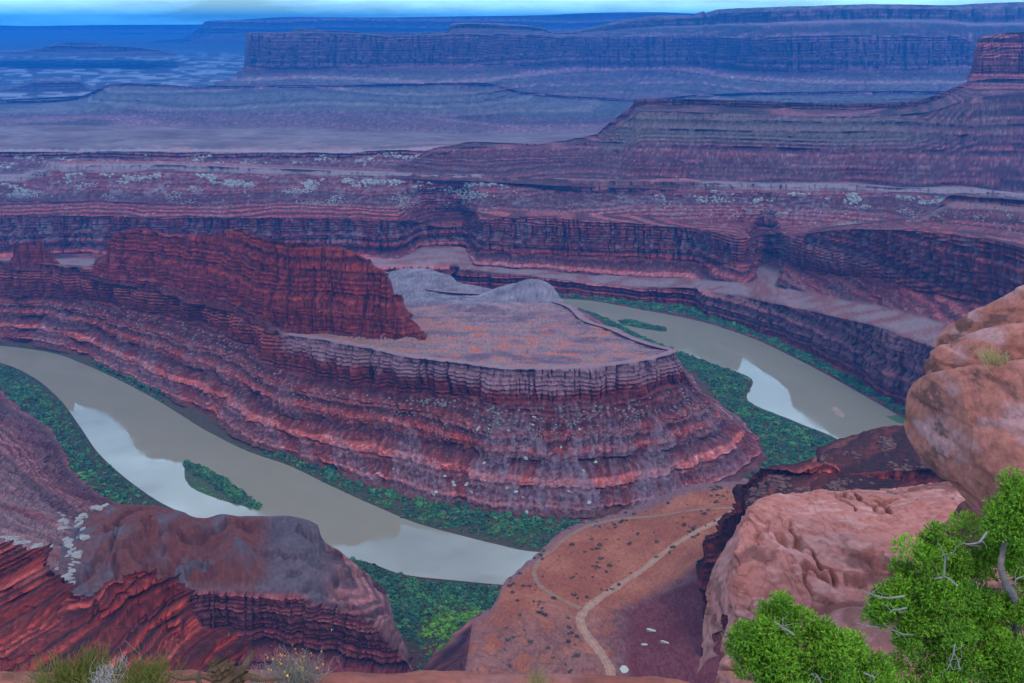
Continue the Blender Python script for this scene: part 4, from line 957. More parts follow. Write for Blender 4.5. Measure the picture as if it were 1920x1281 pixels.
# shrubs dotted over the road bench: each one its own
M_SHRUB = tinted('desert_shrub_leaves', scale=1.0, amount=0.3)
SH = [bush_mesh(22, 400 + k) for k in range(4)]
SHM = []
r = np.random.default_rng(21)
Pd = scatter('road_bench', 900, lambda px, py, z: smooth(930, 960, px) * (py < 1262) * smooth(-6, -16, px - np.interp(py, [940, 1000, 1060, 1110, 1150, 1281], [1380, 1330, 1230, 1150, 1092, 1092])) * (0.12 + smooth(0.05, 0.3, fbm(np.stack([px / 55, py / 30, 0 * px], -1), 2, 351))), seed=22)
Pd = Pd[:165]
for k, p in enumerate(Pd):
    if len(SHM) < 4:
        bv, bf = SH[len(SHM)]
        o = mesh_obj('desert_shrub', bv, bf, M_SHRUB, np.tile(np.array([C_(0.035, 0.040, 0.030), C_(0.045, 0.045, 0.035), C_(0.03, 0.032, 0.026), C_(0.055, 0.05, 0.038)][len(SHM)]), (len(bv), 1)))
        SHM.append(o)
    else:
        o = SHM[k % 4].copy(); COL.objects.link(o)
    s_ = 1.0 + 1.9 * r.random() ** 2
    o.location = p; o.scale = (s_, s_, s_ * 0.6); o.rotation_euler = (0, 0, r.uniform(0, 6.28))
    tag(o, 'small dark shrub dotting the red earth beside the dirt road', 'shrub', 'shrubs on the road bench')
# ground scrub between them
sp = scatter('road_bench', 2600, lambda px, py, z: (py < 1281) * smooth(10, -25, px - np.interp(py, [940, 1000, 1060, 1110, 1150, 1281], [1390, 1340, 1300, 1230, 1190, 1170])), seed=23)
V, Fa, Cc = tile([bush_mesh(8, 420 + k) for k in range(3)], sp, np.c_[r.uniform(0.3, 0.7, len(sp)), r.uniform(0.15, 0.4, len(sp))], r.uniform(0, 6, len(sp)), np.tile(C_(0.045, 0.036, 0.026), (len(sp), 1)) * r.uniform(0.7, 1.4, (len(sp), 1)), 3)
tag(mesh_obj('ground_scrub', V, Fa, M_SHRUB, Cc), 'low sparse scrub speckling the red earth bench', kind='stuff')

# boulders one can pick out: on the talus of the peninsula, and along the gully at the left
RM = []
def boulder_mesh(k, mat, c, flat=0.75):
    rr = np.random.default_rng(500 + k)
    bm_v = []
    # rounded-angular: a subdivided cube pushed to uneven planes
    n = 4
    pts, faces, idx = [], [], {}
    def vid(p):
        key = tuple(np.round(p, 5))
        if key not in idx:
            idx[key] = len(pts); pts.append(p)
        return idx[key]
    for ax in range(3):
        for sg in (-1, 1):
            for a in range(n - 1):
                for b_ in range(n - 1):
                    q = []
                    for da, db in ((0, 0), (1, 0), (1, 1), (0, 1)):
                        v = [0, 0, 0]; v[ax] = sg; v[(ax + 1) % 3] = -1 + 2 * (a + da) / (n - 1); v[(ax + 2) % 3] = -1 + 2 * (b_ + db) / (n - 1)
                        q.append(vid(np.array(v, float)))
                    faces.append(q if sg > 0 else q[::-1])
    P = np.array(pts)
    d = P / np.linalg.norm(P, axis=1, keepdims=True)
    R = 0.8 * P / 1.0 + 0.2 * d * 1.3
    pl = rr.normal(size=(9, 3)); pl /= np.linalg.norm(pl, axis=1, keepdims=True)
    for w in pl:
        dd = R @ w; cut = rr.uniform(0.55, 0.9)
        R -= np.clip(dd - cut, 0, None)[:, None] * w * 0.9
    R *= rr.uniform(0.75, 1.2, 3); R[:, 2] *= flat
    R += 0.05 * rr.normal(size=R.shape)
    R *= 0.6
    return mesh_obj('boulder', R, np.array(faces), mat, np.tile(c, (len(R), 1)))
def put_boulder(k, p, s_, label, group, c=C_(0.30, 0.26, 0.24), pool=None):
    if len(pool) < 5:
        o = boulder_mesh(k, M_PALE, c); pool.append(o)
    else:
        o = pool[k % 5].copy(); COL.objects.link(o)
    o.location = p; o.scale = (s_ * r.uniform(0.7, 1.4), s_ * r.uniform(0.6, 1.0), s_ * r.uniform(0.5, 0.9)); o.rotation_euler = (r.uniform(-0.3, 0.3), r.uniform(-0.3, 0.3), r.uniform(0, 6.28))
    return tag(o, label, 'boulder', group)
_proj = {}
def on_sheet(name, px, py):
    """the front-most point of a sheet at a pixel"""
    G = o_grids[name]
    if name not in _proj: _proj[name] = [a.astype(np.float32) for a in project(G)]
    gx, gy = _proj[name]
    d = (gx - px) ** 2 + (gy - py) ** 2
    near = d < max(9.0, d.min() * 1.5)
    Yv = np.where(near, G[..., 1], 1e9)
    return G[np.unravel_index(np.argmin(Yv), Yv.shape)]
pool = []
ORD = ['first', 'second', 'third', 'fourth', 'fifth', 'sixth', 'seventh', 'eighth', 'ninth', 'tenth', 'eleventh', 'twelfth', 'thirteenth', 'fourteenth', 'fifteenth', 'sixteenth', 'seventeenth', 'eighteenth', 'nineteenth', 'twentieth', 'twenty-first', 'twenty-second', 'twenty-third', 'twenty-fourth', 'twenty-fifth', 'twenty-sixth', 'twenty-seventh', 'twenty-eighth', 'twenty-ninth', 'last']
for k, (a, b_, w) in enumerate(sorted([(710, 886, 7), (832, 893, 8), (848, 905, 9), (850, 909, 7), (875, 906, 11), (910, 898, 5), (879, 921, 5), (886, 922, 5), (818, 920, 7), (814, 925, 6), (969, 922, 9), (951, 913, 6), (980, 931, 7), (1105, 941, 8), (985, 960, 9), (812, 944, 7), (759, 946, 6), (987, 858, 8), (905, 868, 7), (1066, 922, 6), (1094, 882, 6), (895, 806, 8), (918, 804, 6), (952, 806, 8), (1000, 795, 5), (1003, 783, 6), (1088, 803, 6), (1054, 838, 6), (1120, 865, 7), (740, 878, 5)])):
    p = on_sheet('peninsula_wall', a, b_)
    put_boulder(k, p, w * p[1] / F * 1.15, ORD[k] + ' from the left of the large pale boulders on the peninsula talus', 'boulders on the peninsula talus', pool=pool)
pool2 = []
gr_ = np.random.default_rng(77)
gl = []
for (x0, y0, x1, y1, n, sp) in [(118, 962, 140, 1060, 30, 14), (140, 944, 195, 948, 9, 5), (0, 1008, 96, 1030, 30, 9), (100, 1056, 132, 1090, 9, 6), (150, 965, 150, 1010, 8, 8)]:
    for k in range(n):
        q_ = gr_.random(); gl.append((x0 + (x1 - x0) * q_ + gr_.normal(0, sp * 0.5), y0 + (y1 - y0) * q_ + gr_.normal(0, sp * 0.45), gr_.uniform(5, 10) + 15 * gr_.random() ** 3))
for k, (a, b_, w) in enumerate(gl):
    nm = 'rounded_bench' if a > 124 else 'near_bank'
    p = on_sheet(nm, a, b_)
    put_boulder(20 + k, p + np.array([0, 0, -0.12 * w * p[1] / F]), w * p[1] / F * 1.15, 'white boulder lining the gully beside the rounded bench', 'white boulders along the left gully', C_(0.235, 0.205, 0.198), pool2)

# rubble too small and too many to pick apart
def rubble(name, parts, label, seed):
    rr = np.random.default_rng(seed); pos, sc, tint = [], [], []
    for P, s0, s1, c in parts:
        n = len(P); pos.append(P); a = s0 + (s1 - s0) * rr.random(n) ** 3
        sc.append(np.c_[a, a * rr.uniform(0.6, 1.1, n)]); tint.append(np.tile(c, (n, 1)) * rr.uniform(0.6, 1.15, (n, 1)))
    pos, sc, tint = map(np.concatenate, (pos, sc, tint))
    V, Fa, Cc = tile(ROCKS, pos, sc, rr.uniform(0, 6.28, len(pos)), tint, seed)
    return tag(mesh_obj(name, V, Fa, M_PALE, Cc), label, kind='stuff')
clump = lambda o, sx, sy: (lambda px, py, z: smooth(0.02, 0.4, fbm(np.stack([px / sx, py / sy, 0 * px], -1), 3, o)))
gr_rows = (3 + 10 + 56 + 18 + 26 + 52 + 20, 3 + 10 + 56 + 18 + 26 + 52 + 26 + 46)
cw = clump(601, 60, 22)
ga = scatter('gorge_wall', 5200, lambda px, py, z: cw(px, py, z) * (0.15 + smooth(960, 900, px) + smooth(1230, 1330, px)), rows=gr_rows, seed=31)
gb = scatter('pale_rim_plateau', 900, clump(611, 50, 16), rows=(0, 36), seed=32)
gc = scatter('canyon_shoulder', 700, lambda px, py, z: 0.2 + clump(621, 40, 22)(px, py, z), rows=(8, 54), seed=33)
gd = scatter('gorge_wall', 500, clump(631, 50, 20), rows=(87, 115), seed=34)
rubble('pale_rubble', [(ga, 1.6, 8.0, C_(0.33, 0.285, 0.265)), (gb, 3.0, 11.0, C_(0.36, 0.315, 0.295)), (gc, 1.5, 6.0, C_(0.22, 0.175, 0.16)), (gd, 1.5, 3.5, C_(0.16, 0.1, 0.09))], 'pale rubble strewn below the far canyon rims', 31)
pa = scatter('peninsula_wall', 4200, lambda px, py, z: (px < 1460) * smooth(8, 14, z) * (0.12 + smooth(700, 900, px) * clump(641, 60, 40)(px, py, z) * 1.2), rows=(20, 140), seed=35)
rubble('talus_rubble', [(pa, 0.8, 3.6, C_(0.19, 0.16, 0.155))], 'grey and pale stones littering the peninsula talus', 35)
na = scatter('near_bank', 500, lambda px, py, z: (px < 330) * smooth(10, 20, z), rows=(36, 170), seed=36)
nbp = scatter('rubble_hill', 2200, clump(651, 40, 30), rows=(10, 88), seed=37)
nc_ = scatter('dark_promontory', 500, lambda px, py, z: (px < 1400) * 1.0, rows=(4, 46), seed=38)
nd = scatter('red_ridge', 500, clump(661, 50, 30), rows=(10, 200), seed=39)
ne = scatter('rounded_bench', 500, lambda px, py, z: smooth(470, 560, px) * 1.0 + 0.1, rows=(10, 200), seed=40)
rubble('near_rubble', [(na, 0.5, 2.0, C_(0.15, 0.1, 0.09)), (nbp, 0.8, 4.2, C_(0.11, 0.05, 0.042)), (nc_, 0.8, 3.2, C_(0.08, 0.032, 0.03)), (nd, 0.4, 1.6, C_(0.12, 0.045, 0.036)), (ne, 0.4, 1.6, C_(0.12, 0.085, 0.08))], 'broken stones on the near slopes', 36)

# ------------------------------------------------------------------ foreground rocks on the rim
M_FORE = tinted('pink_sandstone', rough=0.9, scale=9.0, amount=0.3, bump=0.012, bscale=24.0, spec=0.25)
M_FORE2 = tinted('bouldery_sandstone', rough=0.9, scale=12.0, amount=0.4, bump=0.014, bscale=30.0, spec=0.25)
UPV = np.array([0, SP, CP]); FWD = np.array([0, CP, -SP])
def rock_solid(name, top, bot, Y, tilt, aspect, mat, paint, shape=None, nu=320, nv=220, power=2.4, label=None, cat=None, parent=None, seed=1.0, back=0.0):
    """a closed rounded rock: pixel outline (top and bottom line) at distance Y, superellipse sections tilted by `tilt`"""
    nu, nv = int(nu * 0.66), int(nv * 0.66)
    px0, px1 = top[0][0], top[-1][0]
    k = (1 - np.cos(np.linspace(0, math.pi * 0.62, nu))) / (1 - math.cos(math.pi * 0.62))
    PX = px0 + (px1 - px0) * k
    T_, B_ = line(top, PX), line(bot, PX)
    yy = line(Y, PX) if isinstance(Y, list) else np.full(nu, float(Y))
    c = at_y(PX, (T_ + B_) / 2, yy)
    depth = c[:, 1] * CP - (c[:, 2] - EYE) * SP
    half = (B_ - T_) / 2 / F * depth
    e1 = np.array([0, math.cos(tilt), math.sin(tilt)]); e2 = np.array([0, -math.sin(tilt), math.cos(tilt)])
    a1, a2 = abs(e1 @ UPV), abs(e2 @ UPV)
    R1 = half / np.sqrt(a1 ** 2 + (aspect * a2) ** 2) ; R2 = R1 * aspect
    th = np.linspace(0, 2 * math.pi, nv, endpoint=False)
    cs, sn = np.cos(th), np.sin(th)
    f = (np.abs(cs) ** power + np.abs(sn) ** power) ** (-1 / power)
    sc = 1.0 / max(np.abs(f * (cs * (e1 @ UPV) + sn * aspect * (e2 @ UPV))).max() / math.sqrt(a1 ** 2 + (aspect * a2) ** 2), 1e-6)
    G = c[None] + sc * (f * cs)[:, None, None] * R1[None, :, None] * e1 + sc * (f * sn)[:, None, None] * R2[None, :, None] * e2
    nrm = (f * cs)[:, None, None] * e1 * aspect + (f * sn)[:, None, None] * e2 + 0 * G
    dx = np.gradient(half, PX / F * yy / CP)[None]
    nrm[..., 0] -= np.clip(dx, -2, 2) * 0.7
    nrm /= np.linalg.norm(nrm, axis=-1, keepdims=True)
    G = G + nrm * 0
    if shape is not None:
        G = shape(G, nrm, th, PX)
    col = grade(paint(G, nrm), 0.72, 1.1)
    G = np.concatenate([G, G[:1]], 0); col = np.concatenate([col, col[:1]], 0)
    V = G.reshape(-1, 3)
    Fq = grid_faces(G.shape[0], G.shape[1])
    o = mesh_obj(name, V, Fq, mat, col.reshape(-1, 3), smooth_=True, parent=parent)
    # close the far end
    if label: o['label'] = label
    if cat: o['category'] = cat
    return o
def terr(n, steps, sharp=0.25):
    q = n * steps; f = q - np.floor(q)
    return (np.floor(q) + smooth(0.5 - sharp / 2, 0.5 + sharp / 2, f)) / steps
def slab_shape(G, nrm, th, PX):
    p = G.copy()
    w = fbm(p / 1.4, 4, 701)
    q = np.stack([p[..., 0] * 0.5 + 0.5 * w, p[..., 1] * 0.33, p[..., 2] * 0.8], -1)
    n = fbm(q * 0.8, 5, 711, 0.55)
    flake = terr(n + 0.12 * fbm(p * 1.6, 4, 721, 0.6), 6, 0.06) + 0.5 * terr(fbm(p * np.array([1.1, 0.6, 1.0]), 4, 727), 5, 0.08)
    small = fbm(p * 4.0, 4, 731, 0.6)
    pits = np.clip(perlin(p * 5.5, 741) - 0.38, 0, 1)
    crk = smooth(0.035, 0.0, np.abs(fbm(p * np.array([0.55, 0.3, 0.5]), 4, 747, 0.6))) * smooth(-0.05, 0.15, fbm(p * 0.5, 2, 749))
    return G + nrm * (0.12 * w[..., None] + 0.20 * flake[..., None] + 0.012 * small[..., None] - 0.06 * pits[..., None] - 0.2 * crk[..., None])
def slab_paint(G, nrm):
    n = fbm(G * np.array([0.5, 0.8, 1.6]), 4, 751)
    s_ = fbm(G * np.array([2.0, 3.5, 6.0]), 4, 761)
    c = mixc(C_(0.37, 0.20, 0.16) * np.ones(G.shape), C_(0.25, 0.115, 0.09), smooth(-0.2, 0.3, s_))
    c = mixc(c, C_(0.45, 0.30, 0.25), 0.8 * smooth(0.02, 0.3, s_ + 0.6 * n))
    c = mixc(c, C_(0.135, 0.07, 0.062), 0.85 * smooth(0.05, 0.2, fbm(G * np.array([0.5, 0.5, 2.5]), 5, 771, 0.62)))
    return c
# the broad slab
def flat_slab(name, top, bot, Yt, Yb, thick, label, cat, nu=310, nv=185, seed=0):
    """a broad flat rock: far edge and near edge traced, nearly level top, rounded rim, undercut front"""
    px0, px1 = top[0][0], top[-1][0]
    k = np.linspace(0, 1, nu) ** 1.35
    PX = px0 + (px1 - px0) * k
    far, near = pc(PX, top, Y=Yt), pc(PX, bot, Y=Yb)
    rows = []
    for v in np.linspace(0, 1, nv):
        r_ = near * (1 - v) + far * v
        r_[:, 2] += 0.55 * (1 - np.abs(2 * v - 1) ** 3.0) - 0.15
        rows.append(r_)
    G = np.stack(rows)
    front = [near + np.array([0, 0.25 * math.sin(a * 2.2) - 0.12 * math.sin(a * 3.1) + 0.5 * a ** 2, -thick * a]) - np.array([0, 0, 0.15]) for a in np.linspace(1, 0.04, 40)]
    backr = [far + np.array([0, 1.5 * a, -2.0 * a]) for a in np.linspace(0.08, 1, 12)]
    fr_ = np.stack(front); aa = np.linspace(1, 0.04, 40)[:, None]
    fr_[..., 0] += 1.0 * aa * np.exp(-(PX - px0) / 40.0)[None]
    G = np.concatenate([fr_, G, np.stack(backr)])
    G[..., 2] -= 1.4 * np.exp(-(PX - px0) / 7.0)[None] * np.ones((G.shape[0], 1))
    nrm = np.cross(np.gradient(G, axis=1), np.gradient(G, axis=0)); nrm /= np.linalg.norm(nrm, axis=-1, keepdims=True) + 1e-9
    G2 = slab_shape(G, nrm, None, PX)
    col = grade(slab_paint(G, nrm), 0.78, 1.15)
    return tag(mesh_obj(name, G2.reshape(-1, 3), grid_faces(G2.shape[0], G2.shape[1]), M_FORE, col.reshape(-1, 3), smooth_=False), label, cat)
flat_slab('sandstone_slab', [(1364, 1030), (1368, 1005), (1380, 980), (1400, 956), (1430, 936), (1480, 919), (1560, 907), (1650, 902), (1780, 899), (1850, 905), (2000, 915)],
          [(1364, 1060), (1368, 1090), (1378, 1125), (1400, 1146), (1440, 1158), (1530, 1166), (1640, 1166), (1720, 1150), (1850, 1130), (2000, 1130)],
          [(1364, 14.0), (1430, 16.2), (1560, 17.6), (1780, 18.2), (2000, 18.2)], [(1364, 13.2), (1440, 12.8), (2000, 12.4)], 1.3, 'broad pink sandstone slab with flaking ledges behind the junipers', 'rock slab')
def bould_shape(amp, off, zb=None):
    def f(G, nrm, th, PX):
        p = G.copy()
        w = fbm(p * 0.9, 3, off)
        s_ = fbm(p * 4.5, 4, off + 7, 0.6)
        pit = np.clip(perlin(p * 7, off + 9) - 0.33, 0, 1) + 0.6 * np.clip(perlin(p * 14, off + 19) - 0.33, 0, 1)
        bed = terr(fbm(np.stack([p[..., 0] * 0.3, p[..., 1] * 0.3, p[..., 2] * 1.5], -1), 3, off + 11), 4, 0.2)
        return G + nrm * amp * (0.12 * w + 0.022 * s_ - 0.05 * pit + 0.14 * bed)[..., None]
    return f
def bould_paint(lo):
    def f(G, nrm):
        s_ = fbm(G * np.array([3.0, 3.0, 5.0]), 5, lo, 0.6)
        m_ = fbm(G * np.array([1.1, 1.1, 2.2]), 4, lo + 5)
        c = mixc(C_(0.36, 0.18, 0.13) * np.ones(G.shape), C_(0.22, 0.10, 0.075), smooth(-0.1, 0.3, s_))
        c = mixc(c, C_(0.42, 0.31, 0.28), 0.75 * smooth(0.0, 0.28, m_ + 0.5 * s_))
        c = mixc(c, C_(0.11, 0.07, 0.06), 0.85 * smooth(0.08, 0.22, fbm(G * np.array([1.8, 1.8, 3.0]), 5, lo + 15, 0.68)))
        return c
    return f
outc = bpy.data.objects.new('sandstone_outcrop', None); COL.objects.link(outc)
tag(outc, 'stacked rounded sandstone boulders at the right edge', 'rock outcrop')
rock_solid('ledge', [(1706, 770), (1712, 738), (1724, 716), (1745, 700), (1790, 688), (1850, 680), (1920, 672), (2100, 664), (2260, 690)],
           [(1706, 772), (1711, 808), (1722, 840), (1742, 870), (1772, 898), (1800, 922), (1830, 958), (1860, 985), (1920, 1015), (2100, 1030), (2260, 1000)], [(1706, 10.2), (1800, 9.6), (2260, 8.6)], math.radians(64), 0.85, M_FORE2, bould_paint(801), bould_shape(1.0, 811), nu=330, nv=260, power=2.6, parent=outc)
rock_solid('ledge', [(1728, 693), (1732, 680), (1745, 664), (1770, 646), (1810, 626), (1860, 612), (1920, 606), (2100, 590), (2260, 620)],
           [(1728, 695), (1733, 708), (1750, 718), (1790, 725), (1860, 722), (1920, 715), (2100, 706), (2260, 700)], [(1728, 10.9), (1850, 10.5), (2260, 9.6)], math.radians(48), 0.7, M_FORE2, bould_paint(821), bould_shape(0.8, 831), nu=300, nv=200, power=2.5, parent=outc)
rock_solid('ledge', [(1752, 644), (1756, 632), (1770, 618), (1800, 597), (1840, 576), (1880, 556), (1920, 537), (1980, 512), (2100, 480), (2260, 500)],
           [(1752, 646), (1758, 656), (1780, 664), (1820, 664), (1880, 655), (1980, 640), (2100, 620), (2260, 600)], [(1752, 11.8), (1900, 11.3), (2260, 10.4)], math.radians(45), 0.8, M_FORE2, bould_paint(841), bould_shape(0.8, 851), nu=280, nv=180, power=2.4, parent=outc)
# dark rock in the cleft between boulder and slab
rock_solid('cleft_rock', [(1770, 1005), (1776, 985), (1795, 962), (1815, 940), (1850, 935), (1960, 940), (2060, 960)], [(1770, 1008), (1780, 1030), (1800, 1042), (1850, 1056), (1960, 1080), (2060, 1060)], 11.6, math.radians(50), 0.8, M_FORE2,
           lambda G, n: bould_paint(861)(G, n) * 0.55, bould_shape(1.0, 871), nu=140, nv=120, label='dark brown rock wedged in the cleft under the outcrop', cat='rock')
# lower ledge behind and below the junipers
rock_solid('sandstone_ledge', [(1330, 1278), (1345, 1258), (1370, 1235), (1410, 1212), (1470, 1196), (1560, 1172), (1660, 1152), (1760, 1140), (1900, 1120), (2150, 1120)],
           [(1330, 1282), (1345, 1330), (1400, 1380), (1500, 1420), (1660, 1440), (1900, 1450), (2150, 1450)], [(1330, 11.6), (1600, 10.6), (2150, 9.4)], math.radians(25), 0.6, M_FORE,
           lambda G, n: mixc(slab_paint(G, n), C_(0.42, 0.22, 0.16), 0.35), slab_shape, nu=260, nv=160, label='lower pink sandstone ledge under the junipers', cat='rock ledge')
# rim of the overlook along the bottom edge
rock_solid('rim_rock', [(-260, 1285), (-100, 1282), (60, 1283), (200, 1284), (330, 1281), (400, 1280), (440, 1274), (520, 1277), (600, 1277), (700, 1279), (780, 1276), (850, 1279), (900, 1285), (950, 1284), (1060, 1283), (1200, 1288), (1330, 1300)],
           [(-260, 1480), (400, 1500), (900, 1500), (1330, 1400)], 6.4, math.radians(8), 0.6, M_FORE,
           lambda G, n: mixc(bould_paint(881)(G, n), C_(0.34, 0.13, 0.09), 0.5) * 0.75, bould_shape(0.7, 891), nu=320, nv=140, label='pink rim rock of the overlook along the bottom edge', cat='rock ledge')

# ------------------------------------------------------------------ plants on the rim
def tube(path, r0, r1, sides=7, wob=0.0, seed=0):
    """tapered limb along a 3-D path: V, F"""
    path = np.asarray(path, float); n = len(path)
    rr = np.random.default_rng(seed)
    T = np.gradient(path, axis=0); T /= np.linalg.norm(T, axis=1, keepdims=True) + 1e-9
    ref = np.array([0.3, 0.9, 0.2])
    A = np.cross(T, ref); A /= np.linalg.norm(A, axis=1, keepdims=True) + 1e-9
    B = np.cross(T, A)
    R = np.linspace(r0, r1, n) * (1 + wob * rr.normal(size=n))
    a = np.linspace(0, 2 * math.pi, sides, endpoint=False)
    jag = 1 + wob * rr.normal(size=sides)
    V = path[:, None] + (np.cos(a) * jag)[None, :, None] * A[:, None] * R[:, None, None] + (np.sin(a) * jag)[None, :, None] * B[:, None] * R[:, None, None]
    Fq = []
    for i in range(n - 1):
        for j in range(sides):
            j2 = (j + 1) % sides
            Fq.append((i * sides + j, i * sides + j2, (i + 1) * sides + j2, (i + 1) * sides + j))
    return V.reshape(-1, 3), np.array(Fq)
def join(parts):
    V, Fq, off = [], [], 0
    for v, f in parts:
        V.append(v); Fq.append(f + off); off += len(v)
    return np.concatenate(V), np.concatenate(Fq)
def bend(a, b_, n=9, k=0.12, seed=0):
    rr = np.random.default_rng(seed)
    a, b_ = np.asarray(a, float), np.asarray(b_, float)
    L = np.linalg.norm(b_ - a)
    t_ = np.linspace(0, 1, n)[:, None]
    off = rr.normal(size=(3, 3)) * k * L
    return a * (1 - t_) + b_ * t_ + np.sin(t_ * math.pi) * off[0] + np.sin(t_ * 2 * math.pi) * off[1] * 0.5 + np.sin(t_ * 3 * math.pi) * off[2] * 0.3
M_WOOD = tinted('weathered_grey_wood', rough=0.9, scale=14.0, amount=0.35, bump=0.006, bscale=60.0)
M_GREEN = tinted('juniper_foliage', rough=0.7, scale=5.0, amount=0.3, spec=0.3)

def sprays(center, rad, n, rr, length, width, up=0.55):
    """scale-leaf shoots: each a plume of narrow blades; returns triangles (n*b,3,3)"""
    d = rr.normal(size=(n, 3)); d /= np.linalg.norm(d, axis=1, keepdims=True)
    rad3 = np.asarray(rad)
    p = center + d * rad3 * (rr.random((n, 1)) ** 0.45)
    ax = d * 0.8 + np.array([0, 0, up]) + rr.normal(0, 0.45, (n, 3)); ax /= np.linalg.norm(ax, axis=1, keepdims=True)
    tris = []
    for b_ in range(7):
        t_ = b_ / 7.0
        s_ = rr.normal(size=(n, 3)); s_ -= (s_ * ax).sum(1, keepdims=True) * ax; s_ /= np.linalg.norm(s_, axis=1, keepdims=True) + 1e-9
        L = length * rr.uniform(0.6, 1.2, (n, 1))
        root = p + ax * L * t_ * 0.75
        dirv = ax * 0.75 + s_ * (0.75 if b_ else 0.1); dirv /= np.linalg.norm(dirv, axis=1, keepdims=True)
        ln = L * (1.0 if b_ == 0 else 0.55 * (1 - 0.4 * t_))
        wv = np.cross(dirv, rr.normal(size=(n, 3))); wv /= np.linalg.norm(wv, axis=1, keepdims=True) + 1e-9
        w = width * rr.uniform(0.7, 1.3, (n, 1))
        tris.append(np.stack([root - wv * w, root + wv * w, root + dirv * ln], 1))
    return np.concatenate(tris)
def juniper(name, clumps, Y0, base_px, trunk_px, twigs, label, seed, dens=1.0, spread=0.5):
    rr = np.random.default_rng(seed)
    root = bpy.data.objects.new(name, None); COL.objects.link(root)
    base = at_y(base_px[0], base_px[1], Y0)
    root.location = base
    tag(root, label, 'juniper', 'junipers on the rim')
    M0 = -base
    def W(px, py, dy=0.0): return at_y(px, py, Y0 + dy)
    wood = []
    tr = np.array([W(a, b_, d) for a, b_, d in trunk_px])
    q = np.linspace(0, len(tr) - 1, 40)
    trd = rail(tr, q)
    wood.append(tube(trd, 0.06, 0.018, 9, 0.10, seed))
    cols, tri = [], []
    nodes = trd.copy()
    clumps = sorted(clumps, key=lambda q_: np.linalg.norm(trd - W(q_[0], q_[1], q_[3]), axis=1).min())
    for k, (a, b_, r_, dy) in enumerate(clumps):
        c = W(a, b_, dy); rad = r_ / F * (Y0 + 1.5)
        j = np.argmin(np.linalg.norm(nodes - c, axis=1))
        pth = bend(nodes[j], c, 10, 0.10, seed + k); pth[:, 1] += np.sin(np.linspace(0, math.pi, 10)) * 0.06
        wood.append(tube(pth, 0.012, 0.004, 5, 0.1, k))
        nodes = np.concatenate([nodes, c[None] + [[0, 0.08, 0]]])
        for m_ in range(4):
            e = c + rr.normal(size=3) * rad * 0.55
            wood.append(tube(bend(c, e, 5, 0.15, seed + 90 + k * 5 + m_), 0.0035, 0.0015, 4, 0, k))
        sub = 4
        for m_ in range(sub):
            cc = c + rr.normal(size=3) * rad * np.array([0.42, 0.42, 0.36])
            n = int(205 * dens * (r_ / 40.0) ** 2)
            tt = sprays(cc, rad * rr.uniform(0.55, 0.8) * np.array([1, 1, 0.85]), n, rr, 0.057, 0.0054)
            tri.append(tt)
            h = rr.random()
            g = mixc(C_(0.04, 0.135, 0.008)[None] * np.ones((len(tt), 1)), C_(0.15, 0.33, 0.013), np.clip(0.25 + 0.55 * h + rr.normal(0, 0.25, len(tt)), 0, 1))
            g = mixc(g, C_(0.22, 0.17, 0.05), (rr.random(len(tt)) < 0.03) * 0.8)
            cols.append(np.repeat(g, 3, 0))
    Vw, Fw = join(wood)
    trunk = mesh_obj('trunk', Vw + M0, Fw, M_WOOD, np.tile(C_(0.13, 0.11, 0.105), (len(Vw), 1)), parent=root)
    T = np.concatenate(tri).reshape(-1, 3)
    mesh_obj('crown', T + M0, np.arange(len(T)).reshape(-1, 3), M_GREEN, np.concatenate(cols), parent=root)
    for k, pts in enumerate(twigs):
        P = np.array([W(a, b_, d) for a, b_, d in pts])
        pd = rail(P, np.linspace(0, len(P) - 1, 14))
        parts = [tube(pd, 0.009, 0.003, 6, 0.08, k)]
        for m_ in range(4):
            j = rr.integers(4, 13)
            e = pd[j] + rr.normal(size=3) * np.array([0.07, 0.05, 0.07])
            parts.append(tube(bend(pd[j], e, 6, 0.15, 40 + k * 7 + m_), 0.0032, 0.0014, 4))
        v, f = join(parts)
        o = mesh_obj('dead_branch', v + M0, f, M_WOOD, np.tile(C_(0.17, 0.165, 0.165), (len(v), 1)), parent=root)
    return root
cl_r = [(1905, 930, 36, 0.1), (1885, 955, 38, 0), (1912, 985, 44, 0), (1880, 1005, 40, 0.1), (1900, 1045, 42, 0.1), (1872, 1040, 30, 0.2), (1752, 1004, 24, 0.2), (1742, 1024, 24, 0.2), (1722, 1052, 36, 0.1), (1790, 1052, 42, 0.2), (1826, 1062, 36, 0.3),
        (1702, 1084, 34, 0.1), (1748, 1096, 46, 0.0), (1794, 1108, 48, 0.0), (1838, 1112, 38, 0.1), (1664, 1116, 34, 0.0), (1646, 1146, 30, 0.0), (1684, 1146, 36, 0.0), (1734, 1150, 46, -0.1), (1786, 1164, 48, -0.1), (1836, 1168, 42, 0.0), (1690, 1170, 34, 0.1),
        (1722, 1200, 40, -0.1), (1770, 1214, 44, -0.1), (1820, 1222, 46, -0.1), (1872, 1176, 42, 0.0), (1904, 1150, 40, 0.0), (1896, 1206, 46, -0.1), (1864, 1246, 46, -0.1), (1912, 1258, 46, -0.1), (1796, 1268, 48, -0.2), (1742, 1262, 38, -0.2), (1704, 1276, 28, -0.2), (1850, 1290, 50, -0.2), (1960, 1000, 50, 0.1), (1965, 1100, 50, 0.1), (1970, 1220, 55, 0)]
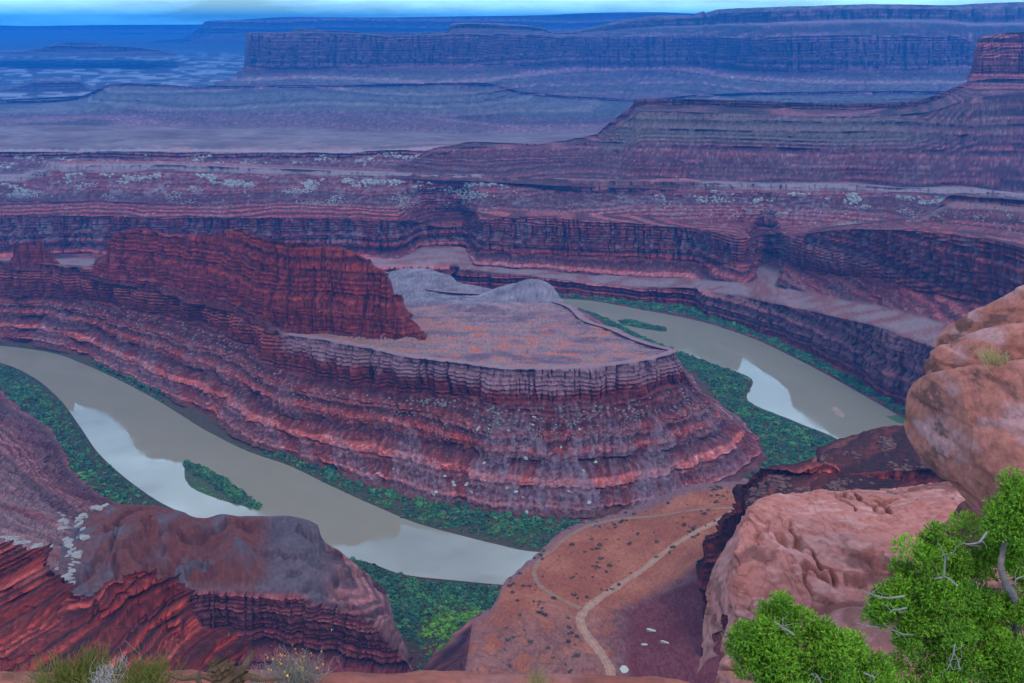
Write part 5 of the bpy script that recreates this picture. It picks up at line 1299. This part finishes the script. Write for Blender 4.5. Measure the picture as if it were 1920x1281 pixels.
juniper('juniper_tree', cl_r, 8.0, (1900, 1440), [(1900, 1440, 0), (1898, 1330, 0.1), (1905, 1200, 0.15), (1900, 1120, 0.0), (1884, 1090, -0.15), (1876, 1055, -0.15), (1885, 1010, 0.0), (1900, 950, 0.1)],
        [[(1695, 1118, -0.3), (1660, 1121, -0.35), (1634, 1114, -0.35), (1614, 1106, -0.35)], [(1700, 1140, -0.3), (1680, 1143, -0.4), (1668, 1148, -0.4)], [(1770, 1075, -0.3), (1772, 1045, -0.3), (1764, 1030, -0.3)], [(1795, 1098, -0.4), (1772, 1082, -0.4), (1752, 1086, -0.4)],
         [(1850, 998, -0.2), (1832, 1018, -0.3), (1815, 1020, -0.3), (1804, 1018, -0.3)], [(1920, 1080, -0.3), (1904, 1088, -0.3), (1895, 1100, -0.2)], [(1790, 1208, -0.4), (1786, 1232, -0.45), (1778, 1252, -0.45)], [(1800, 1256, -0.45), (1795, 1236, -0.45), (1788, 1222, -0.4)], [(1715, 1190, -0.2), (1690, 1188, -0.3), (1672, 1180, -0.3)], [(1650, 1175, -0.1), (1625, 1174, -0.2), (1606, 1168, -0.2)]],
        'larger green juniper with dead grey branches at the right corner', 71)
cl_l = [(1462, 1138, 30, 0.1), (1440, 1156, 28, 0.1), (1486, 1156, 28, 0.1), (1404, 1180, 26, 0.1), (1424, 1196, 34, 0), (1470, 1188, 34, 0), (1396, 1216, 30, 0), (1430, 1232, 40, 0), (1478, 1222, 40, -0.1), (1544, 1176, 26, 0.1), (1532, 1200, 34, 0), (1520, 1236, 42, -0.1), (1576, 1196, 32, 0), (1574, 1234, 40, -0.1), (1612, 1218, 28, 0), (1620, 1248, 34, 0), (1654, 1252, 28, 0), (1440, 1268, 42, -0.1), (1490, 1268, 44, -0.2), (1548, 1272, 44, -0.2), (1604, 1278, 38, -0.1), (1660, 1282, 30, 0), (1410, 1252, 28, 0)]
juniper('juniper_tree', cl_l, 7.2, (1520, 1430), [(1520, 1430, 0), (1515, 1340, 0.05), (1505, 1270, 0.05), (1490, 1210, 0.0), (1470, 1165, 0.0)],
        [[(1488, 1190, -0.3), (1468, 1176, -0.35), (1452, 1166, -0.35)], [(1620, 1262, -0.3), (1636, 1268, -0.35), (1640, 1276, -0.35)], [(1540, 1282, -0.35), (1534, 1270, -0.35), (1528, 1262, -0.35)]],
        'smaller rounded juniper below the pink slab', 72)

def stems_plant(name, px, py, w_px, h_px, n, Y, colr, colr2, thick, label, cat, seed, curl=0.25, bits=None, group=None):
    """a clump of upright bare stems rising from one base"""
    rr = np.random.default_rng(seed)
    b0 = at_y(px, py, Y); mpp = Y * 1.12 / F
    root = bpy.data.objects.new(name, None); COL.objects.link(root); root.location = b0
    tag(root, label, cat, group)
    parts, cols = [], []
    for k in range(n):
        bx = rr.normal(0, 0.22) * w_px * mpp
        p0 = np.array([bx, rr.normal(0, 0.1), -0.02])
        tip = np.array([bx * 1.7 + rr.normal(0, 0.16) * w_px * mpp, rr.normal(0, 0.12), h_px * mpp * rr.uniform(0.55, 1.1)])
        v, f = tube(bend(p0, tip, 6, 0.06 * curl * 4, seed * 99 + k), thick, thick * 0.45, 4)
        parts.append((v, f)); cc = mixc(np.tile(colr, (len(v), 1)), colr2, np.full(len(v), rr.random())); cols.append(cc)
        for m_ in range(2):
            a = p0 * 0.45 + tip * 0.55; e = a + np.array([rr.normal(0, 0.04), rr.normal(0, 0.04), abs(rr.normal(0.08, 0.03))]) * (h_px / 60)
            v, f = tube(bend(a, e, 4, 0.08, k + m_), thick * 0.7, thick * 0.35, 3); parts.append((v, f)); cols.append(np.tile(cc[0], (len(v), 1)))
    V, Fq = join([(v, f) for v, f in parts])
    mesh_obj('stems', V, Fq, M_GREEN, np.concatenate(cols), parent=root)
    if bits:
        nb_, cb_, sz = bits
        d = rr.normal(size=(nb_, 3)) * np.array([0.3 * w_px * mpp, 0.12, 0.26 * h_px * mpp]) + np.array([0, 0, 0.62 * h_px * mpp])
        t_ = []
        for k in range(3):
            o1, o2 = rr.normal(size=(nb_, 3)) * sz, rr.normal(size=(nb_, 3)) * sz
            t_.append(np.stack([d, d + o1, d + o2], 1))
        T = np.concatenate(t_).reshape(-1, 3)
        mesh_obj('flowers' if cb_[0] > 0.3 else 'leaves', T, np.arange(len(T)).reshape(-1, 3), M_GREEN, np.tile(cb_, (len(T), 1)), parent=root)['kind'] = 'stuff'
    return root
GRN, GRN2 = C_(0.06, 0.08, 0.012), C_(0.11, 0.115, 0.02)
stems_plant('ephedra_shrub', 130, 1292, 110, 62, 170, 6.3, GRN, GRN2, 0.0030, 'green leafless shrub at the bottom left corner', 'shrub', 81)
stems_plant('ephedra_shrub', 172, 1290, 50, 84, 80, 6.4, GRN, GRN2, 0.0030, 'tallest dark green leafless shrub at the lower left', 'shrub', 82)
stems_plant('ephedra_shrub', 268, 1292, 100, 62, 170, 6.3, GRN, GRN2, 0.0030, 'green leafless shrub beside the dead wood', 'shrub', 83)
stems_plant('dry_sprig', 204, 1290, 34, 50, 40, 6.2, C_(0.25, 0.24, 0.25), C_(0.33, 0.31, 0.31), 0.0022, 'grey dry sprig between the two green shrubs', 'sprig', 84, curl=0.8)
stems_plant('flowering_shrub', 552, 1288, 84, 62, 210, 6.6, C_(0.12, 0.115, 0.11), C_(0.18, 0.175, 0.165), 0.0018, 'grey twiggy shrub with yellow flowers on the rim rock', 'shrub', 85, curl=0.6, bits=(90, C_(0.50, 0.30, 0.03), 0.008))
stems_plant('dry_sprig', 480, 1290, 26, 30, 30, 6.5, C_(0.20, 0.19, 0.185), C_(0.27, 0.25, 0.24), 0.0018, 'low grey sprig beside the curved dead branch', 'sprig', 86, curl=0.6)
stems_plant('grass_tuft', 1010, 1292, 46, 26, 90, 6.2, C_(0.17, 0.15, 0.05), C_(0.12, 0.14, 0.04), 0.0016, 'dry grass tuft on the rim at the bottom centre', 'grass tuft', 87)
stems_plant('grass_tuft', 1861, 686, 36, 30, 120, 9.55, C_(0.33, 0.27, 0.12), C_(0.25, 0.22, 0.10), 0.0020, 'dry yellow grass tuft growing from the boulder crack', 'grass tuft', 88)

# dead juniper wood on the rim
dw = bpy.data.objects.new('dead_wood', None); COL.objects.link(dw); dwb = at_y(430, 1281, 6.3); dw.location = dwb
tag(dw, 'gnarled dead juniper stump with one curved branch on the rim', 'dead wood')
def dpath(pts, n=16): return rail(np.array([at_y(a, b_, 6.3 + d) for a, b_, d in pts]), np.linspace(0, len(pts) - 1, n)) - dwb
WC = C_(0.085, 0.052, 0.035)
def dpart(name, pts, r0, r1, seed, sides=9, wob=0.14):
    v, f = tube(dpath(pts), r0, r1, sides, wob, seed)
    return mesh_obj(name, v, f, M_WOOD, np.tile(WC, (len(v), 1)) * (1 + 0.3 * perlin(v * 30, seed))[:, None], parent=dw)
dpart('branch', [(425, 1284, 0), (440, 1268, 0), (458, 1250, -0.05), (468, 1236, -0.05), (473, 1226, -0.05), (474, 1216, -0.05)], 0.035, 0.012, 1)
st_parts = [tube(dpath([(398, 1240, 0), (406, 1252, 0), (414, 1266, 0), (424, 1284, 0)]), 0.03, 0.06, 11, 0.3, 2), tube(dpath([(412, 1240, 0.03), (420, 1254, 0), (430, 1270, 0), (436, 1284, 0)]), 0.035, 0.06, 11, 0.3, 3), tube(dpath([(424, 1243, 0), (432, 1256, 0), (444, 1268, 0), (452, 1280, 0)]), 0.028, 0.05, 9, 0.3, 4), tube(dpath([(398, 1236, 0), (401, 1246, 0), (408, 1258, 0)]), 0.008, 0.03, 6, 0.3, 5)]
v, f = join(st_parts)
mesh_obj('stump', v, f, M_WOOD, np.tile(WC * 0.9, (len(v), 1)) * (1 + 0.35 * perlin(v * 30, 9))[:, None], parent=dw)
dpart('root', [(440, 1272, 0), (465, 1268, 0), (490, 1274, 0), (530, 1272, 0)], 0.028, 0.012, 6)
dpart('root', [(420, 1284, 0), (380, 1268, 0), (345, 1272, 0), (308, 1262, 0)], 0.034, 0.014, 7)
dpart('root', [(385, 1290, -0.1), (372, 1275, -0.1), (374, 1256, -0.1)], 0.022, 0.008, 8)

# ------------------------------------------------------------------ haze
hz = bpy.data.materials.new('blue_haze'); hz.use_nodes = True
t = hz.node_tree; t.nodes.clear()
o_ = N(t, 'ShaderNodeOutputMaterial'); v_ = N(t, 'ShaderNodeVolumePrincipled')
v_.inputs['Color'].default_value = (0.012, 0.13, 0.40, 1)
v_.inputs['Absorption Color'].default_value = (0.0, 0.255, 0.86, 1)
v_.inputs['Density'].default_value = 1.55e-4
v_.inputs['Anisotropy'].default_value = 0.4
t.links.new(v_.outputs['Volume'], o_.inputs['Volume'])
HX, HY0, HY1, HZ0, HZ1 = 12000.0, -3000.0, 19500.0, -10.0, 752.0
hv = np.array([(x, y, z) for z in (HZ0, HZ1) for y in (HY0, HY1) for x in (-HX, HX)], float)
hf = np.array([(0, 2, 3, 1), (4, 5, 7, 6), (0, 1, 5, 4), (2, 6, 7, 3), (0, 4, 6, 2), (1, 3, 7, 5)])
tag(mesh_obj('haze', hv, hf, hz), 'blue haze filling the canyon air', kind='stuff')
